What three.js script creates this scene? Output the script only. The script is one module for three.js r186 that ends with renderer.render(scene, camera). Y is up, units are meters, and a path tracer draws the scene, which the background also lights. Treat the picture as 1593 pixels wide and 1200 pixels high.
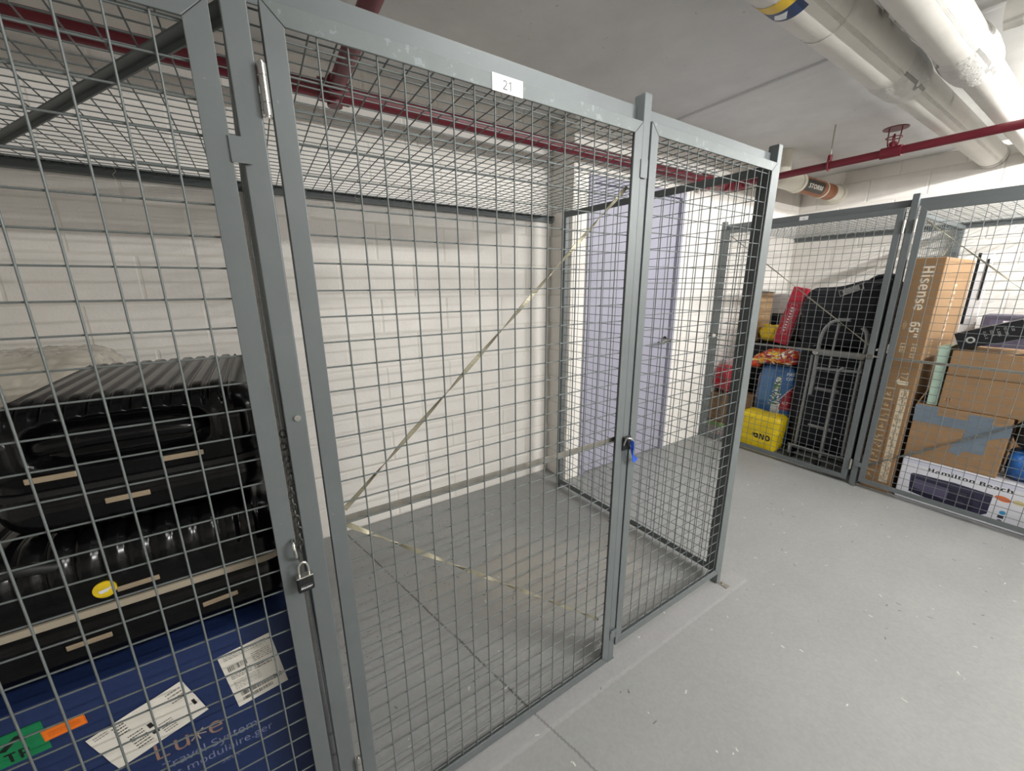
import * as THREE from 'three';
import { RoundedBoxGeometry } from 'three/addons/geometries/RoundedBoxGeometry.js';
import { mergeGeometries, mergeVertices } from 'three/addons/utils/BufferGeometryUtils.js';
import { ImprovedNoise } from 'three/addons/math/ImprovedNoise.js';
import { RectAreaLightUniformsLib } from 'three/addons/lights/RectAreaLightUniformsLib.js';

// ------------------------------------------------------------------ camera, light, exposure
const scene = new THREE.Scene();
scene.background = new THREE.Color(0x000000);
const camera = new THREE.PerspectiveCamera(2 * Math.atan(600 / 606) * 180 / Math.PI, 1593 / 1200, 0.02, 40);
camera.rotation.order = 'YXZ';
camera.position.set(-0.1474, 1.4437, 0.8355);
camera.rotation.set(-0.2470, -0.5694, -0.0069);
scene.add(camera);
const renderer = new THREE.WebGLRenderer({ antialias: true });
renderer.toneMapping = THREE.LinearToneMapping;
renderer.toneMappingExposure = 1.0;
renderer.shadowMap.enabled = true;
RectAreaLightUniformsLib.init();
const LAMP = 34, LAMP_SIDE = 190;             // radiance of a fluorescent tube, downward and through the flared sides
const LAMP_COLOUR = new THREE.Color(1.0, 0.99, 0.965);
// twin-tube fixtures: [centre x, height, centre z, length, turn, brightness below, brightness sideways]
const FIXTURES = [
  [0.50, 2.215, 0.09, 0.34, 0, 1.0, 0.03, 'short twin-tube strip light hung straight above the front of locker 21'],
  [1.05, 2.41, 1.70, 1.2, 0, 2.3, 0.8, 'twin-tube strip light hung over the middle of the aisle'],
  [3.90, 2.41, 1.10, 1.2, 0, 1.6, 3.1, 'twin-tube strip light hung above the far lockers beside the white pipes'],
  [2.60, 2.20, 2.60, 1.2, 0, 0.8, 6.9, 'twin-tube strip light hung low at the far side of the aisle'],
];

// ------------------------------------------------------------------ helpers
let seed0 = 7;
function rnd() { seed0 = (seed0 * 1664525 + 1013904223) >>> 0; return seed0 / 4294967296; }
const R = (a, b) => a + (b - a) * rnd();
const noise = new ImprovedNoise();
const V = (x, y, z) => new THREE.Vector3(x, y, z);
function uvMetres(g) {                       // uv in metres, taken from the face that a vertex belongs to
  g = g.index ? g.toNonIndexed() : g;
  const p = g.attributes.position, n = g.attributes.normal, uv = new Float32Array(p.count * 2);
  for (let i = 0; i < p.count; i++) {
    const ax = Math.abs(n.getX(i)), ay = Math.abs(n.getY(i)), az = Math.abs(n.getZ(i));
    let u, v;
    if (ax >= ay && ax >= az) { u = p.getZ(i); v = p.getY(i); } else if (ay >= az) { u = p.getX(i); v = p.getZ(i); } else { u = p.getX(i); v = p.getY(i); }
    uv[2 * i] = u; uv[2 * i + 1] = v;
  }
  g.setAttribute('uv', new THREE.BufferAttribute(uv, 2));
  return g;
}
const bx = (cx, cy, cz, sx, sy, sz) => new THREE.BoxGeometry(sx, sy, sz).translate(cx, cy, cz);
const span = (x0, x1, y0, y1, z0, z1) => bx((x0 + x1) / 2, (y0 + y1) / 2, (z0 + z1) / 2, x1 - x0, y1 - y0, z1 - z0);
const rbx = (cx, cy, cz, sx, sy, sz, r = 0.003, s = 2) => new RoundedBoxGeometry(sx, sy, sz, s, Math.min(r, sx / 2.01, sy / 2.01, sz / 2.01)).translate(cx, cy, cz);
const rspan = (x0, x1, y0, y1, z0, z1, r = 0.003, s = 2) => rbx((x0 + x1) / 2, (y0 + y1) / 2, (z0 + z1) / 2, x1 - x0, y1 - y0, z1 - z0, r, s);
function rod(a, b, r, seg = 8, open = false, r2 = r) {
  const d = b.clone().sub(a), L = d.length();
  const g = new THREE.CylinderGeometry(r2, r, L, seg, 1, open);
  g.applyQuaternion(new THREE.Quaternion().setFromUnitVectors(V(0, 1, 0), d.normalize()));
  return g.translate((a.x + b.x) / 2, (a.y + b.y) / 2, (a.z + b.z) / 2);
}
function tube(pts, r, seg = 8, n = 24, closed = false, tension = 0.5) {
  return new THREE.TubeGeometry(new THREE.CatmullRomCurve3(pts, closed, 'catmullrom', tension), n, r, seg, closed);
}
function prism(poly, w0, w1) {
  const s = new THREE.Shape(poly.map(([a, b]) => new THREE.Vector2(a, b)));
  return new THREE.ExtrudeGeometry(s, { depth: w1 - w0, bevelEnabled: false }).translate(0, 0, w0);
}
function merge(list, keepUV = false) {
  const gs = list.map(g => { g = g.index ? g.toNonIndexed() : g; if (!keepUV) g = uvMetres(g); for (const k of Object.keys(g.attributes)) if (!['position', 'normal', 'uv'].includes(k)) g.deleteAttribute(k); g.morphAttributes = {}; return g; });
  return gs.length === 1 ? gs[0] : mergeGeometries(gs, false);
}
const taken = {};
function numbered(n) { const k = taken[n] = (taken[n] ?? -1) + 1; return k ? n + '_' + String(k).padStart(3, '0') : n; }
function obj(name, geoms, mat, parent, keepUV = false) {
  const m = new THREE.Mesh(merge(Array.isArray(geoms) ? geoms : [geoms], keepUV), mat);
  if (parent) { m.name = name; parent.add(m); } else { m.name = numbered(name); scene.add(m); }
  return m;
}
function thing(name, label, category, pos = [0, 0, 0], turn = 0, group) {
  const o = new THREE.Group(); o.name = numbered(name); o.position.set(...pos); o.rotation.y = turn;
  o.userData = { label, category }; if (group) o.userData.group = group; scene.add(o); return o;
}
function tag(o, label, category, group) { o.userData = { label, category }; if (group) o.userData.group = group; return o; }
function struct(name, geoms, mat, label) { const m = obj(name, geoms, mat); m.name = name; m.userData = { kind: 'structure', label }; return m; }

// ---- textures
function tileNoise(size, oct, seed, f0 = 4) {       // tileable value noise, 0..1
  const out = new Float32Array(size * size); let amp = 1, tot = 0; seed0 = seed;
  for (let o = 0, f = f0; o < oct; o++, f *= 2, amp *= 0.55) {
    const lat = new Float32Array(f * f); for (let i = 0; i < lat.length; i++) lat[i] = rnd();
    tot += amp;
    for (let y = 0; y < size; y++) {
      const fy = y / size * f, iy = Math.floor(fy), ty = fy - iy, sy = ty * ty * (3 - 2 * ty), y0 = (iy % f) * f, y1 = ((iy + 1) % f) * f;
      for (let x = 0; x < size; x++) {
        const fx = x / size * f, ix = Math.floor(fx), tx = fx - ix, sx = tx * tx * (3 - 2 * tx), x0 = ix % f, x1 = (ix + 1) % f;
        const a = lat[y0 + x0] + (lat[y0 + x1] - lat[y0 + x0]) * sx, b = lat[y1 + x0] + (lat[y1 + x1] - lat[y1 + x0]) * sx;
        out[y * size + x] += amp * (a + (b - a) * sy);
      }
    }
  }
  for (let i = 0; i < out.length; i++) out[i] /= tot;
  return out;
}
function dataTex(size, fn, srgb, rep) {
  const d = new Uint8Array(size * size * 4);
  for (let i = 0; i < size * size; i++) { const c = fn(i, i % size, Math.floor(i / size)); d[4 * i] = c[0]; d[4 * i + 1] = c[1]; d[4 * i + 2] = c[2]; d[4 * i + 3] = 255; }
  const t = new THREE.DataTexture(d, size, size); t.magFilter = THREE.LinearFilter; t.minFilter = THREE.LinearMipmapLinearFilter; t.generateMipmaps = true;
  t.wrapS = t.wrapT = THREE.RepeatWrapping; if (rep) t.repeat.set(rep, rep);
  if (srgb) t.colorSpace = THREE.SRGBColorSpace; t.needsUpdate = true; return t;
}
function canvasTex(w, h, draw) {
  const c = document.createElement('canvas'); c.width = w; c.height = h; draw(c.getContext('2d'), w, h);
  const t = new THREE.CanvasTexture(c); t.colorSpace = THREE.SRGBColorSpace; t.anisotropy = 8; return t;
}
const cl = v => Math.max(0, Math.min(255, v));
const N1 = tileNoise(512, 6, 11, 4), N2 = tileNoise(512, 5, 23, 16), N3 = tileNoise(512, 3, 37, 64);
const tint = (r, g, b, amp, rep, extra) => dataTex(512, (i, x, y) => { const k = 1 + amp * ((N1[i] - 0.5) * 1.2 + (N2[i] - 0.5) * 0.8) + (extra ? extra(i, x, y) : 0); return [cl(r * k), cl(g * k), cl(b * k)]; }, true, rep);
const grainBump = dataTex(512, i => { const v = cl(255 * (0.35 * N2[i] + 0.65 * N3[i])); return [v, v, v]; }, false, 2.2);
const softBump = dataTex(512, i => { const v = cl(255 * N1[i]); return [v, v, v]; }, false, 1.5);
const roughVar = (lo, hi, rep) => dataTex(512, i => { const v = cl(255 * (lo + (hi - lo) * (0.6 * N1[i] + 0.4 * N2[i]))); return [v, v, v]; }, false, rep);

// ---- materials
const std = (o) => new THREE.MeshStandardMaterial(o);
const phy = (o) => new THREE.MeshPhysicalMaterial(o);
const M = {
  wall: std({ map: tint(236, 232, 226, 0.05, 0.8), roughness: 0.75, bumpMap: grainBump, bumpScale: 0.0012 }),
  joint: std({ color: 0xe0dcd4, roughness: 0.9 }),
  ceiling: std({ map: tint(219, 219, 218, 0.07, 0.6, (i) => (N3[i] > 0.86 ? -0.12 : 0)), roughness: 0.9, bumpMap: softBump, bumpScale: 0.003 }),
  steel: std({ map: tint(104, 110, 111, 0.06, 1.3, (i, x, y) => (N3[i] > 0.84 && N1[i] > 0.52 ? 0.22 : 0)), roughness: 0.45, metalness: 0.1, bumpMap: softBump, bumpScale: 0.0004 }),
  steelScuffed: std({ map: tint(106, 113, 113, 0.10, 2.1, (i, x, y) => (N2[i] > 0.64 && N3[i] > 0.6 ? 0.16 : 0)), roughness: 0.45, metalness: 0.1 }),
  wire: std({ color: 0x6a706f, roughness: 0.5, metalness: 0.1 }),
  brace: std({ color: 0x98937e, roughness: 0.45, metalness: 0.35 }),
  chrome: std({ color: 0xd9d8d4, roughness: 0.18, metalness: 1 }),
  zinc: std({ color: 0xb7b4ab, roughness: 0.4, metalness: 0.9 }),
  red: std({ map: tint(106, 26, 40, 0.10, 1.4), roughness: 0.45 }),
  pipe: std({ map: tint(216, 213, 206, 0.05, 0.9), roughness: 0.6, bumpMap: softBump, bumpScale: 0.003 }),
  pipeWrap: std({ map: tint(208, 206, 201, 0.10, 2.0), roughness: 0.7, bumpMap: grainBump, bumpScale: 0.004 }),
  pvc: std({ color: 0xd9d4c6, roughness: 0.45 }),
  doorPaint: std({ map: tint(158, 157, 172, 0.04, 1.0), roughness: 0.5, bumpMap: softBump, bumpScale: 0.0006 }),
  hingeDark: std({ color: 0x4b4d55, roughness: 0.4, metalness: 0.6 }),
  shell: phy({ color: 0x09090b, roughness: 0.2, specularIntensity: 0.6, bumpMap: softBump, bumpScale: 0.0006 }),
  shellMatte: std({ color: 0x0e0e10, roughness: 0.5 }),
  rubber: std({ color: 0x111113, roughness: 0.6 }),
  nameplate: std({ color: 0xa8977f, roughness: 0.45, metalness: 0.3 }),
  zipTape: std({ color: 0xa59a88, roughness: 0.75 }),
  blueBox: std({ map: tint(27, 46, 90, 0.10, 1.0), roughness: 0.55 }),
  card: std({ map: tint(158, 126, 92, 0.09, 1.5, (i, x, y) => 0.035 * Math.sin(y * 0.75)), roughness: 0.85 }),
  cardDark: std({ map: tint(134, 104, 71, 0.09, 1.5, (i, x, y) => 0.03 * Math.sin(y * 0.75)), roughness: 0.85 }),
  cardLight: std({ map: tint(194, 162, 122, 0.07, 1.5), roughness: 0.8 }),
  whiteCard: std({ color: 0xdedde2, roughness: 0.55 }),
  tape: std({ map: tint(118, 132, 146, 0.09, 2.0), roughness: 0.4 }),
  blackCloth: std({ map: tint(30, 31, 37, 0.22, 4.0), roughness: 0.9, bumpMap: grainBump, bumpScale: 0.002 }),
  navyCloth: std({ map: tint(26, 28, 38, 0.2, 4.0), roughness: 0.85 }),
  cartTube: std({ color: 0x989b9b, roughness: 0.38, metalness: 0.6 }),
  yellowBag: std({ map: tint(236, 205, 24, 0.05, 2.0), roughness: 0.4 }),
  redBag: std({ map: tint(196, 32, 52, 0.14, 3.0), roughness: 0.35 }),
  blueBag: std({ map: tint(34, 96, 168, 0.14, 3.0), roughness: 0.35 }),
  mint: std({ color: 0xbcd8c8, roughness: 0.6 }),
  plasticWrap: phy({ map: tint(200, 193, 180, 0.08, 2.0), roughness: 0.16, clearcoat: 0.8, clearcoatRoughness: 0.12 }),
  greyPlastic: std({ color: 0x9a9a9c, roughness: 0.6 }),
  blackPlastic: std({ color: 0x17181b, roughness: 0.45 }),
  purpleBox: std({ map: tint(74, 70, 88, 0.1, 2.0), roughness: 0.6 }),
  whitePlastic: std({ color: 0xe2e2e4, roughness: 0.5 }),
  housing: std({ color: 0xe8e8e4, roughness: 0.5 }),
  lockBar: std({ color: 0x85827a, roughness: 0.45, metalness: 0.35 }),
  darkZinc: std({ color: 0x5a5955, roughness: 0.4, metalness: 0.85 }),
  blueSeal: std({ color: 0x2456c8, roughness: 0.35 }),
};

// ------------------------------------------------------------------ room shell
const CEIL = 2.5, BACK = -1.48, REAR = -1.25, JOG = 1.672, FAR = 4.79, LEFT = -2.3, FRONT = 5.0;
{ // painted concrete floor: uv over the whole slab
  const X0 = -2.4, X1 = 5.0, Z0 = -1.7, Z1 = 5.2, S = 2048;
  const big = tileNoise(512, 5, 71, 6);
  const d = new Uint8Array(S * S * 4), rg = new Uint8Array(S * S * 4);
  const joint = z => 0.162 + (z + 1.288) * ((0.435 - 0.162) / 1.125);
  for (let j = 0; j < S; j++) {
    const z = Z1 + (Z0 - Z1) * (j + 0.5) / S;
    for (let i = 0; i < S; i++) {
      const x = X0 + (X1 - X0) * (i + 0.5) / S, k = (j % 512) * 512 + (i % 512), k2 = ((j * 3 + 140) % 512) * 512 + ((i * 3 + 77) % 512), kb = ((j >> 1) % 512) * 512 + ((i >> 1) % 512);
      let f = 1 + 0.10 * (big[kb] - 0.5) + 0.07 * (N1[k] - 0.5) + 0.07 * (N3[k2] - 0.5);
      let r = 151 * f, g = 152 * f, b = 150 * f, ro = 0.42 + 0.2 * (N1[k] - 0.5);
      const inside = z < 0.0 && x < 1.62;
      if (inside) {                                                  // tan dust and stains trodden into the locker floor
        const m = Math.max(0, big[kb] * 1.2 + 0.5 * N1[k] - 0.72) * Math.max(0, 1 - Math.abs(x - 1.15) / 0.95) * Math.max(0, 1 - Math.abs(z + 0.75) / 0.75) * 2.1;
        const q = Math.min(0.55, m);
        r += (166 - r) * q; g += (154 - g) * q; b += (136 - b) * q; ro += 0.25 * q;
        if (N3[k2] > 0.80 && N1[k] > 0.5 && z < -0.5) { r *= 0.55; g *= 0.5; b *= 0.45; }
      }
      const dj = Math.abs(x - joint(z) - 0.012 * (N2[(j % 512) * 512 + 9] - 0.5));
      if (z < 0.75 && dj < 0.0036) { const q = (z > 0 ? 0.2 : 0.4) * (N2[k] > 0.38 ? 1 : 0.35); r *= 1 - q; g *= 1 - q; b *= 1 - q; }
      if (x < 1.75 && z > 0.055 + 0.006 * N2[k] && z < 0.068 + 0.008 * N2[k]) { r *= 1.07; g *= 1.06; b *= 1.07; }    // edge of a later coat of paint
      if (x < 1.75 && z > -0.02 && z < 0.058) { r *= 1.03; g *= 1.02; b *= 1.03; }
      const o = 4 * (j * S + i);
      d[o] = cl(r); d[o + 1] = cl(g); d[o + 2] = cl(b); d[o + 3] = 255;
      rg[o] = rg[o + 1] = rg[o + 2] = cl(ro * 255); rg[o + 3] = 255;
    }
  }
  seed0 = 991;
  const px = (x, z) => [Math.round((x - X0) / (X1 - X0) * S), Math.round((z - Z1) / (Z0 - Z1) * S)];
  for (let n = 0; n < 420; n++) {                                    // paint chips, grit and scratches
    const [ci, cj] = px(R(-0.2, 4.6), R(-1.4, 1.6)), light = rnd() > 0.42, len = 1 + Math.floor(R(0, 5)), a = R(0, 6.28), tone = light ? R(205, 235) : R(60, 105);
    for (let t = 0; t < len; t++) { const i = ci + Math.round(t * Math.cos(a)), j = cj + Math.round(t * Math.sin(a)); if (i < 0 || j < 0 || i >= S || j >= S) continue; const o = 4 * (j * S + i); d[o] = tone; d[o + 1] = tone * 0.99; d[o + 2] = tone * 0.95; }
  }
  const mk = (a, s) => { const t = new THREE.DataTexture(a, S, S); t.magFilter = THREE.LinearFilter; t.minFilter = THREE.LinearMipmapLinearFilter; t.generateMipmaps = true; if (s) t.colorSpace = THREE.SRGBColorSpace; t.anisotropy = 8; t.needsUpdate = true; return t; };
  M.floor = std({ map: mk(d, true), roughness: 0.5, bumpMap: grainBump, bumpScale: 0.0008 });
  const g = bx((X0 + X1) / 2, -0.1, (Z0 + Z1) / 2, X1 - X0, 0.2, Z1 - Z0).toNonIndexed(), p = g.attributes.position, uv = g.attributes.uv;
  for (let i = 0; i < p.count; i++) uv.setXY(i, (p.getX(i) - X0) / (X1 - X0), (p.getZ(i) - Z1) / (Z0 - Z1));
  M.floor.bumpMap = grainBump.clone(); M.floor.bumpMap.repeat.set(12, 9);
  const f = obj('floor', [g], M.floor, null, true); f.userData = { kind: 'structure', label: 'grey painted concrete floor' };
}
struct('ceiling', [span(LEFT - 0.2, FAR + 0.2, CEIL, CEIL + 0.2, -1.7, FRONT + 0.2)], M.ceiling, 'grey-white painted concrete ceiling');
{ // raised seam of the formwork, running across the ceiling
  const prof = [[-0.055, 0], [-0.052, -0.012], [-0.045, -0.015], [0.035, -0.014], [0.048, -0.008], [0.09, -0.004], [0.11, 0], [0.11, 0.01], [-0.055, 0.01]];
  const g = prism(prof, -0.6, 0.6).scale(1, 1, 3.9).translate(2.37, CEIL, 0.9);
  struct('trim_1', [g], M.ceiling, 'raised painted seam across the concrete ceiling');
}
// walls: a mortar backing with every block a piece of its own
const blockCache = {};
function blockGeo(w, h) {
  const key = Math.round(w * 1000) + 'x' + Math.round(h * 1000);
  if (blockCache[key]) return blockCache[key];
  const i = 0.005, n = 0.0026, P = [[0, 0, 0], [w, 0, 0], [w, h, 0], [0, h, 0], [i, i, n], [w - i, i, n], [w - i, h - i, n], [i, h - i, n]];
  const q = [[4, 5, 6, 7], [0, 1, 5, 4], [1, 2, 6, 5], [2, 3, 7, 6], [3, 0, 4, 7]], pos = [], uv = [];
  for (const [a, b, c, d] of q) for (const k of [a, b, c, a, c, d]) { pos.push(...P[k]); uv.push(P[k][0], P[k][1]); }
  const g = new THREE.BufferGeometry();
  g.setAttribute('position', new THREE.Float32BufferAttribute(pos, 3)); g.setAttribute('uv', new THREE.Float32BufferAttribute(uv, 2)); g.computeVertexNormals();
  return blockCache[key] = g;
}
const wallMats = [0, 1, 2, 3].map(k => { const m = M.wall.clone(); m.map = M.wall.map.clone(); m.map.offset.set(0.27 * k, 0.41 * k); m.color.setScalar(1 - 0.012 * k); return m; });
function blocks(wall, origin, turn, regions, u0) {      // u runs along the wall, courses of 0.2 m
  const dir = V(Math.cos(turn), 0, -Math.sin(turn)); let n = 0;
  for (let row = 0; row < 13; row++) {
    const y0 = Math.max(0, -0.012 + row * 0.2) + 0.004, y1 = Math.min(CEIL, -0.012 + (row + 1) * 0.2) - 0.004;
    for (let c = -1; c < 14; c++) {
      const b0 = u0 + c * 0.4 + (row % 2) * 0.2 + 0.004, b1 = b0 + 0.392;
      for (const [r0, r1, s0, s1] of regions) {
        const a0 = Math.max(b0, r0), a1 = Math.min(b1, r1), t0 = Math.max(y0, s0), t1 = Math.min(y1, s1);
        if (a1 - a0 < 0.02 || t1 - t0 < 0.02) continue;
        const m = new THREE.Mesh(blockGeo(Math.round((a1 - a0) * 1000) / 1000, Math.round((t1 - t0) * 1000) / 1000), wallMats[(row * 7 + c * 3 + n++) & 3]);
        m.name = 'block'; m.position.set(origin[0] + dir.x * a0, t0, origin[2] + dir.z * a0); m.rotation.y = turn; wall.add(m);
      }
    }
  }
}
const wb = struct('wall_back', [span(LEFT - 0.2, JOG, 0, CEIL, BACK - 0.2, BACK)], M.joint, 'white painted block wall behind the near lockers');
blocks(wb, [0, 0, BACK], 0, [[-1.5, JOG, 0, CEIL]], -1.55);
const DX0 = 1.80, DX1 = 2.835, DTOP = 2.16;
const wr = struct('wall_rear', [span(JOG, DX0, 0, CEIL, -1.68, REAR), span(DX1, FAR + 0.2, 0, CEIL, -1.68, REAR), span(DX0, DX1, DTOP, CEIL, -1.68, REAR), span(DX0, DX1, 0, DTOP, -1.68, REAR - 0.12)], M.joint, 'white painted block wall holding the grey door');
blocks(wr, [0, 0, REAR], 0, [[JOG, DX0, 0, CEIL], [DX1, FAR, 0, CEIL], [DX0, DX1, DTOP, CEIL]], 1.63);
{ const w = struct('wall_return', [span(JOG - 0.004, JOG, 0, CEIL, BACK, REAR)], M.joint, 'short return of the white block wall beside the grey door'); blocks(w, [JOG - 0.004, 0, 0], -Math.PI / 2, [[BACK, REAR, 0, CEIL]], -1.66); }
const wf = struct('wall_far', [span(FAR, FAR + 0.2, 0, CEIL, -1.7, FRONT + 0.2)], M.joint, 'white painted block wall behind the far lockers');
blocks(wf, [FAR, 0, 0], -Math.PI / 2, [[REAR, 1.7, 0, CEIL]], -1.3);
struct('wall_left', [span(LEFT - 0.2, LEFT, 0, CEIL, BACK, FRONT + 0.2)], M.wall, 'white wall left of the camera');
struct('wall_front', [span(LEFT, FAR, 0, CEIL, FRONT, FRONT + 0.2)], M.wall, 'white wall behind the camera');
{ // steel door in the rear wall
  const d = new THREE.Group(); d.name = 'door_1'; d.userData = { kind: 'structure', label: 'lavender grey steel door with a lever handle' }; scene.add(d);
  const fr = 0.045;
  obj('door_frame', [span(DX0, DX0 + fr, 0, DTOP, REAR - 0.12, REAR + 0.012), span(DX1 - fr, DX1, 0, DTOP, REAR - 0.12, REAR + 0.012), span(DX0 + fr, DX1 - fr, DTOP - fr, DTOP, REAR - 0.12, REAR + 0.012)], M.doorPaint, d);
  const leaf = obj('door_leaf', [rspan(DX0 + fr + 0.004, DX1 - fr - 0.004, 0.008, DTOP - fr - 0.004, REAR - 0.055, REAR - 0.012, 0.002)], M.doorPaint, d);
  for (const y of [0.24, 1.06, 1.88]) obj('hinge', [rod(V(DX0 + fr + 0.002, y - 0.055, REAR), V(DX0 + fr + 0.002, y + 0.055, REAR), 0.008, 10)], M.hingeDark, leaf);
  const hx = DX1 - fr - 0.065, h = obj('lever_handle', [rod(V(hx, 1.0, REAR - 0.014), V(hx, 1.0, REAR + 0.004), 0.034, 20), rod(V(hx, 1.0, REAR), V(hx, 1.0, REAR + 0.055), 0.013, 12), tube([V(hx + 0.01, 1.0, REAR + 0.055), V(hx - 0.03, 1.0, REAR + 0.06), V(hx - 0.14, 0.99, REAR + 0.055)], 0.0125, 10, 16)], M.chrome, leaf);
}

// ------------------------------------------------------------------ lamps
for (const [cx, cy, cz, L, turn, power, sidePower, label] of FIXTURES) {
  const t = thing('strip_light', label, 'light', [cx, cy, cz], turn);
  obj('housing', [span(-L / 2 - 0.03, L / 2 + 0.03, 0.022, 0.075, -0.055, 0.055), prism([[-0.115, 0.006], [-0.055, 0.03], [0.055, 0.03], [0.115, 0.006], [0.115, 0.009], [0.055, 0.034], [-0.055, 0.034], [-0.115, 0.009]], -L / 2 - 0.03, L / 2 + 0.03).rotateY(Math.PI / 2)], M.housing, t);
  for (const s of [-1, 1]) obj('hanger_wire', [rod(V(s * L * 0.4, 0.07, 0), V(s * L * 0.4, cz < 0.3 ? 0.10 : CEIL - cy, 0), 0.002, 6)], M.zinc, t);
  const glow = std({ color: 0xffffff, emissive: LAMP_COLOUR, emissiveIntensity: 6, roughness: 0.5 });
  for (const s of [-1, 1]) {
    obj('tube', [rod(V(-L / 2, 0, s * 0.045), V(L / 2, 0, s * 0.045), 0.0125, 12)], glow, t);
    const l = new THREE.RectAreaLight(LAMP_COLOUR, LAMP * power, L, 0.025);           // underside of the tube
    l.position.set(0, -0.0135, s * 0.045); l.rotation.x = -Math.PI / 2; t.add(l);
    const k = new THREE.RectAreaLight(LAMP_COLOUR, LAMP_SIDE * sidePower, L, 0.02);       // outer side of the tube
    k.position.set(0, -0.002, s * 0.0585); k.rotation.y = s > 0 ? Math.PI : 0; t.add(k);
    l.name = 'tube_light'; k.name = 'tube_light';
  }
}

// ------------------------------------------------------------------ wire mesh panels on angle-iron frames
const S = 0.05, WR = 0.00175;
function wires(u0, u1, v0, v1, us, vs, r = WR) {       // upright wires in front, level wires welded behind them
  const g = [];
  for (let u = us - Math.floor((us - u0) / S) * S; u < u1; u += S) g.push(rod(V(u, v0, -0.003), V(u, v1, -0.003), r, 6, true));
  for (let v = vs - Math.floor((vs - v0) / S) * S; v < v1; v += S) g.push(rod(V(u0, v, -0.0075), V(u1, v, -0.0075), r, 6, true));
  return g;
}
function flange(poly, w0, w1) {                        // front face of an angle bar with eased edges
  const sh = new THREE.Shape(poly.map(([a, b]) => new THREE.Vector2(a, b))), e = 0.0012;
  return new THREE.ExtrudeGeometry(sh, { depth: w1 - w0 - e, bevelEnabled: true, bevelThickness: e, bevelSize: e, bevelOffset: -e, bevelSegments: 2 }).translate(0, 0, w0);
}
function frame(t, u0, u1, v0, v1, f, mat, topMat = mat, leg = 0.03) {   // four angle bars with mitred front flanges
  const e = 0.0005, w = 0.0038, k = 0.004;
  const top = obj('top_rail', [flange([[u0 + e, v1], [u1 - e, v1], [u1 - f - e, v1 - f], [u0 + f + e, v1 - f]], 0, w), span(u0, u1, v1 - k, v1, -leg, 0)], topMat, t);
  obj('bottom_rail', [flange([[u0 + f + e, v0 + f], [u1 - f - e, v0 + f], [u1 - e, v0], [u0 + e, v0]], 0, w), span(u0, u1, v0, v0 + k, -leg, 0)], mat, t);
  obj('stile', [flange([[u0, v0 + e], [u0 + f, v0 + f + e], [u0 + f, v1 - f - e], [u0, v1 - e]], 0, w), span(u0, u0 + k, v0 + k, v1 - k, -leg, 0)], mat, t);
  obj('stile', [flange([[u1 - f, v0 + f + e], [u1, v0 + e], [u1, v1 - e], [u1 - f, v1 - f - e]], 0, w), span(u1 - k, u1, v0 + k, v1 - k, -leg, 0)], mat, t);
  return top;
}
function strap(a, b, width = 0.011, turns = 1.5, n = 60) {   // a twisted flat steel strap
  const d = b.clone().sub(a), dir = d.clone().normalize(), up = V(0, 0, 1), side = dir.clone().cross(up).normalize(), pos = [], idx = [];
  for (let i = 0; i <= n; i++) {
    const t = i / n, c = a.clone().addScaledVector(d, t), an = turns * Math.PI * t, x = side.clone().multiplyScalar(Math.cos(an)).addScaledVector(up, Math.sin(an) * 0.6), y = dir.clone().cross(x).normalize();
    for (const [p, q] of [[-0.5, -0.0011], [0.5, -0.0011], [0.5, 0.0011], [-0.5, 0.0011]]) { const v = c.clone().addScaledVector(x, p * width).addScaledVector(y, q); pos.push(v.x, v.y, v.z); }
    if (i < n) for (let k = 0; k < 4; k++) { const A = 4 * i + k, B = 4 * i + (k + 1) % 4; idx.push(A, B, B + 4, A, B + 4, A + 4); }
  }
  let g = new THREE.BufferGeometry(); g.setAttribute('position', new THREE.Float32BufferAttribute(pos, 3)); g.setIndex(idx); g = g.toNonIndexed(); g.computeVertexNormals();
  g.setAttribute('uv', new THREE.BufferAttribute(new Float32Array(g.attributes.position.count * 2), 2)); return g;
}
function plate(w, h, draw, px = 128, thick = 0.0008, rough = 0.5) {     // a flat printed sheet facing +z, print over the whole face
  const tex = canvasTex(Math.round(px * w / h), px, draw), g = new THREE.BoxGeometry(w, h, thick);
  return [g, std({ map: tex, roughness: rough })];
}
const printed = (name, w, h, draw, px, parent, x, y, z, rz = 0) => { const [g, m] = plate(w, h, draw, px); const o = obj(name, [g], m, parent, true); o.position.set(x, y, z); o.rotation.z = rz; return o; };
function hingePart(t, u, v, mat = M.chrome) { obj('hinge', [rod(V(u, v - 0.037, 0.006), V(u, v - 0.02, 0.006), 0.0068, 12), rod(V(u, v - 0.019, 0.006), V(u, v + 0.019, 0.006), 0.0068, 12), rod(V(u, v + 0.02, 0.006), V(u, v + 0.037, 0.006), 0.0068, 12), rod(V(u, v - 0.04, 0.006), V(u, v + 0.04, 0.006), 0.004, 10)], mat, t); }
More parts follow.
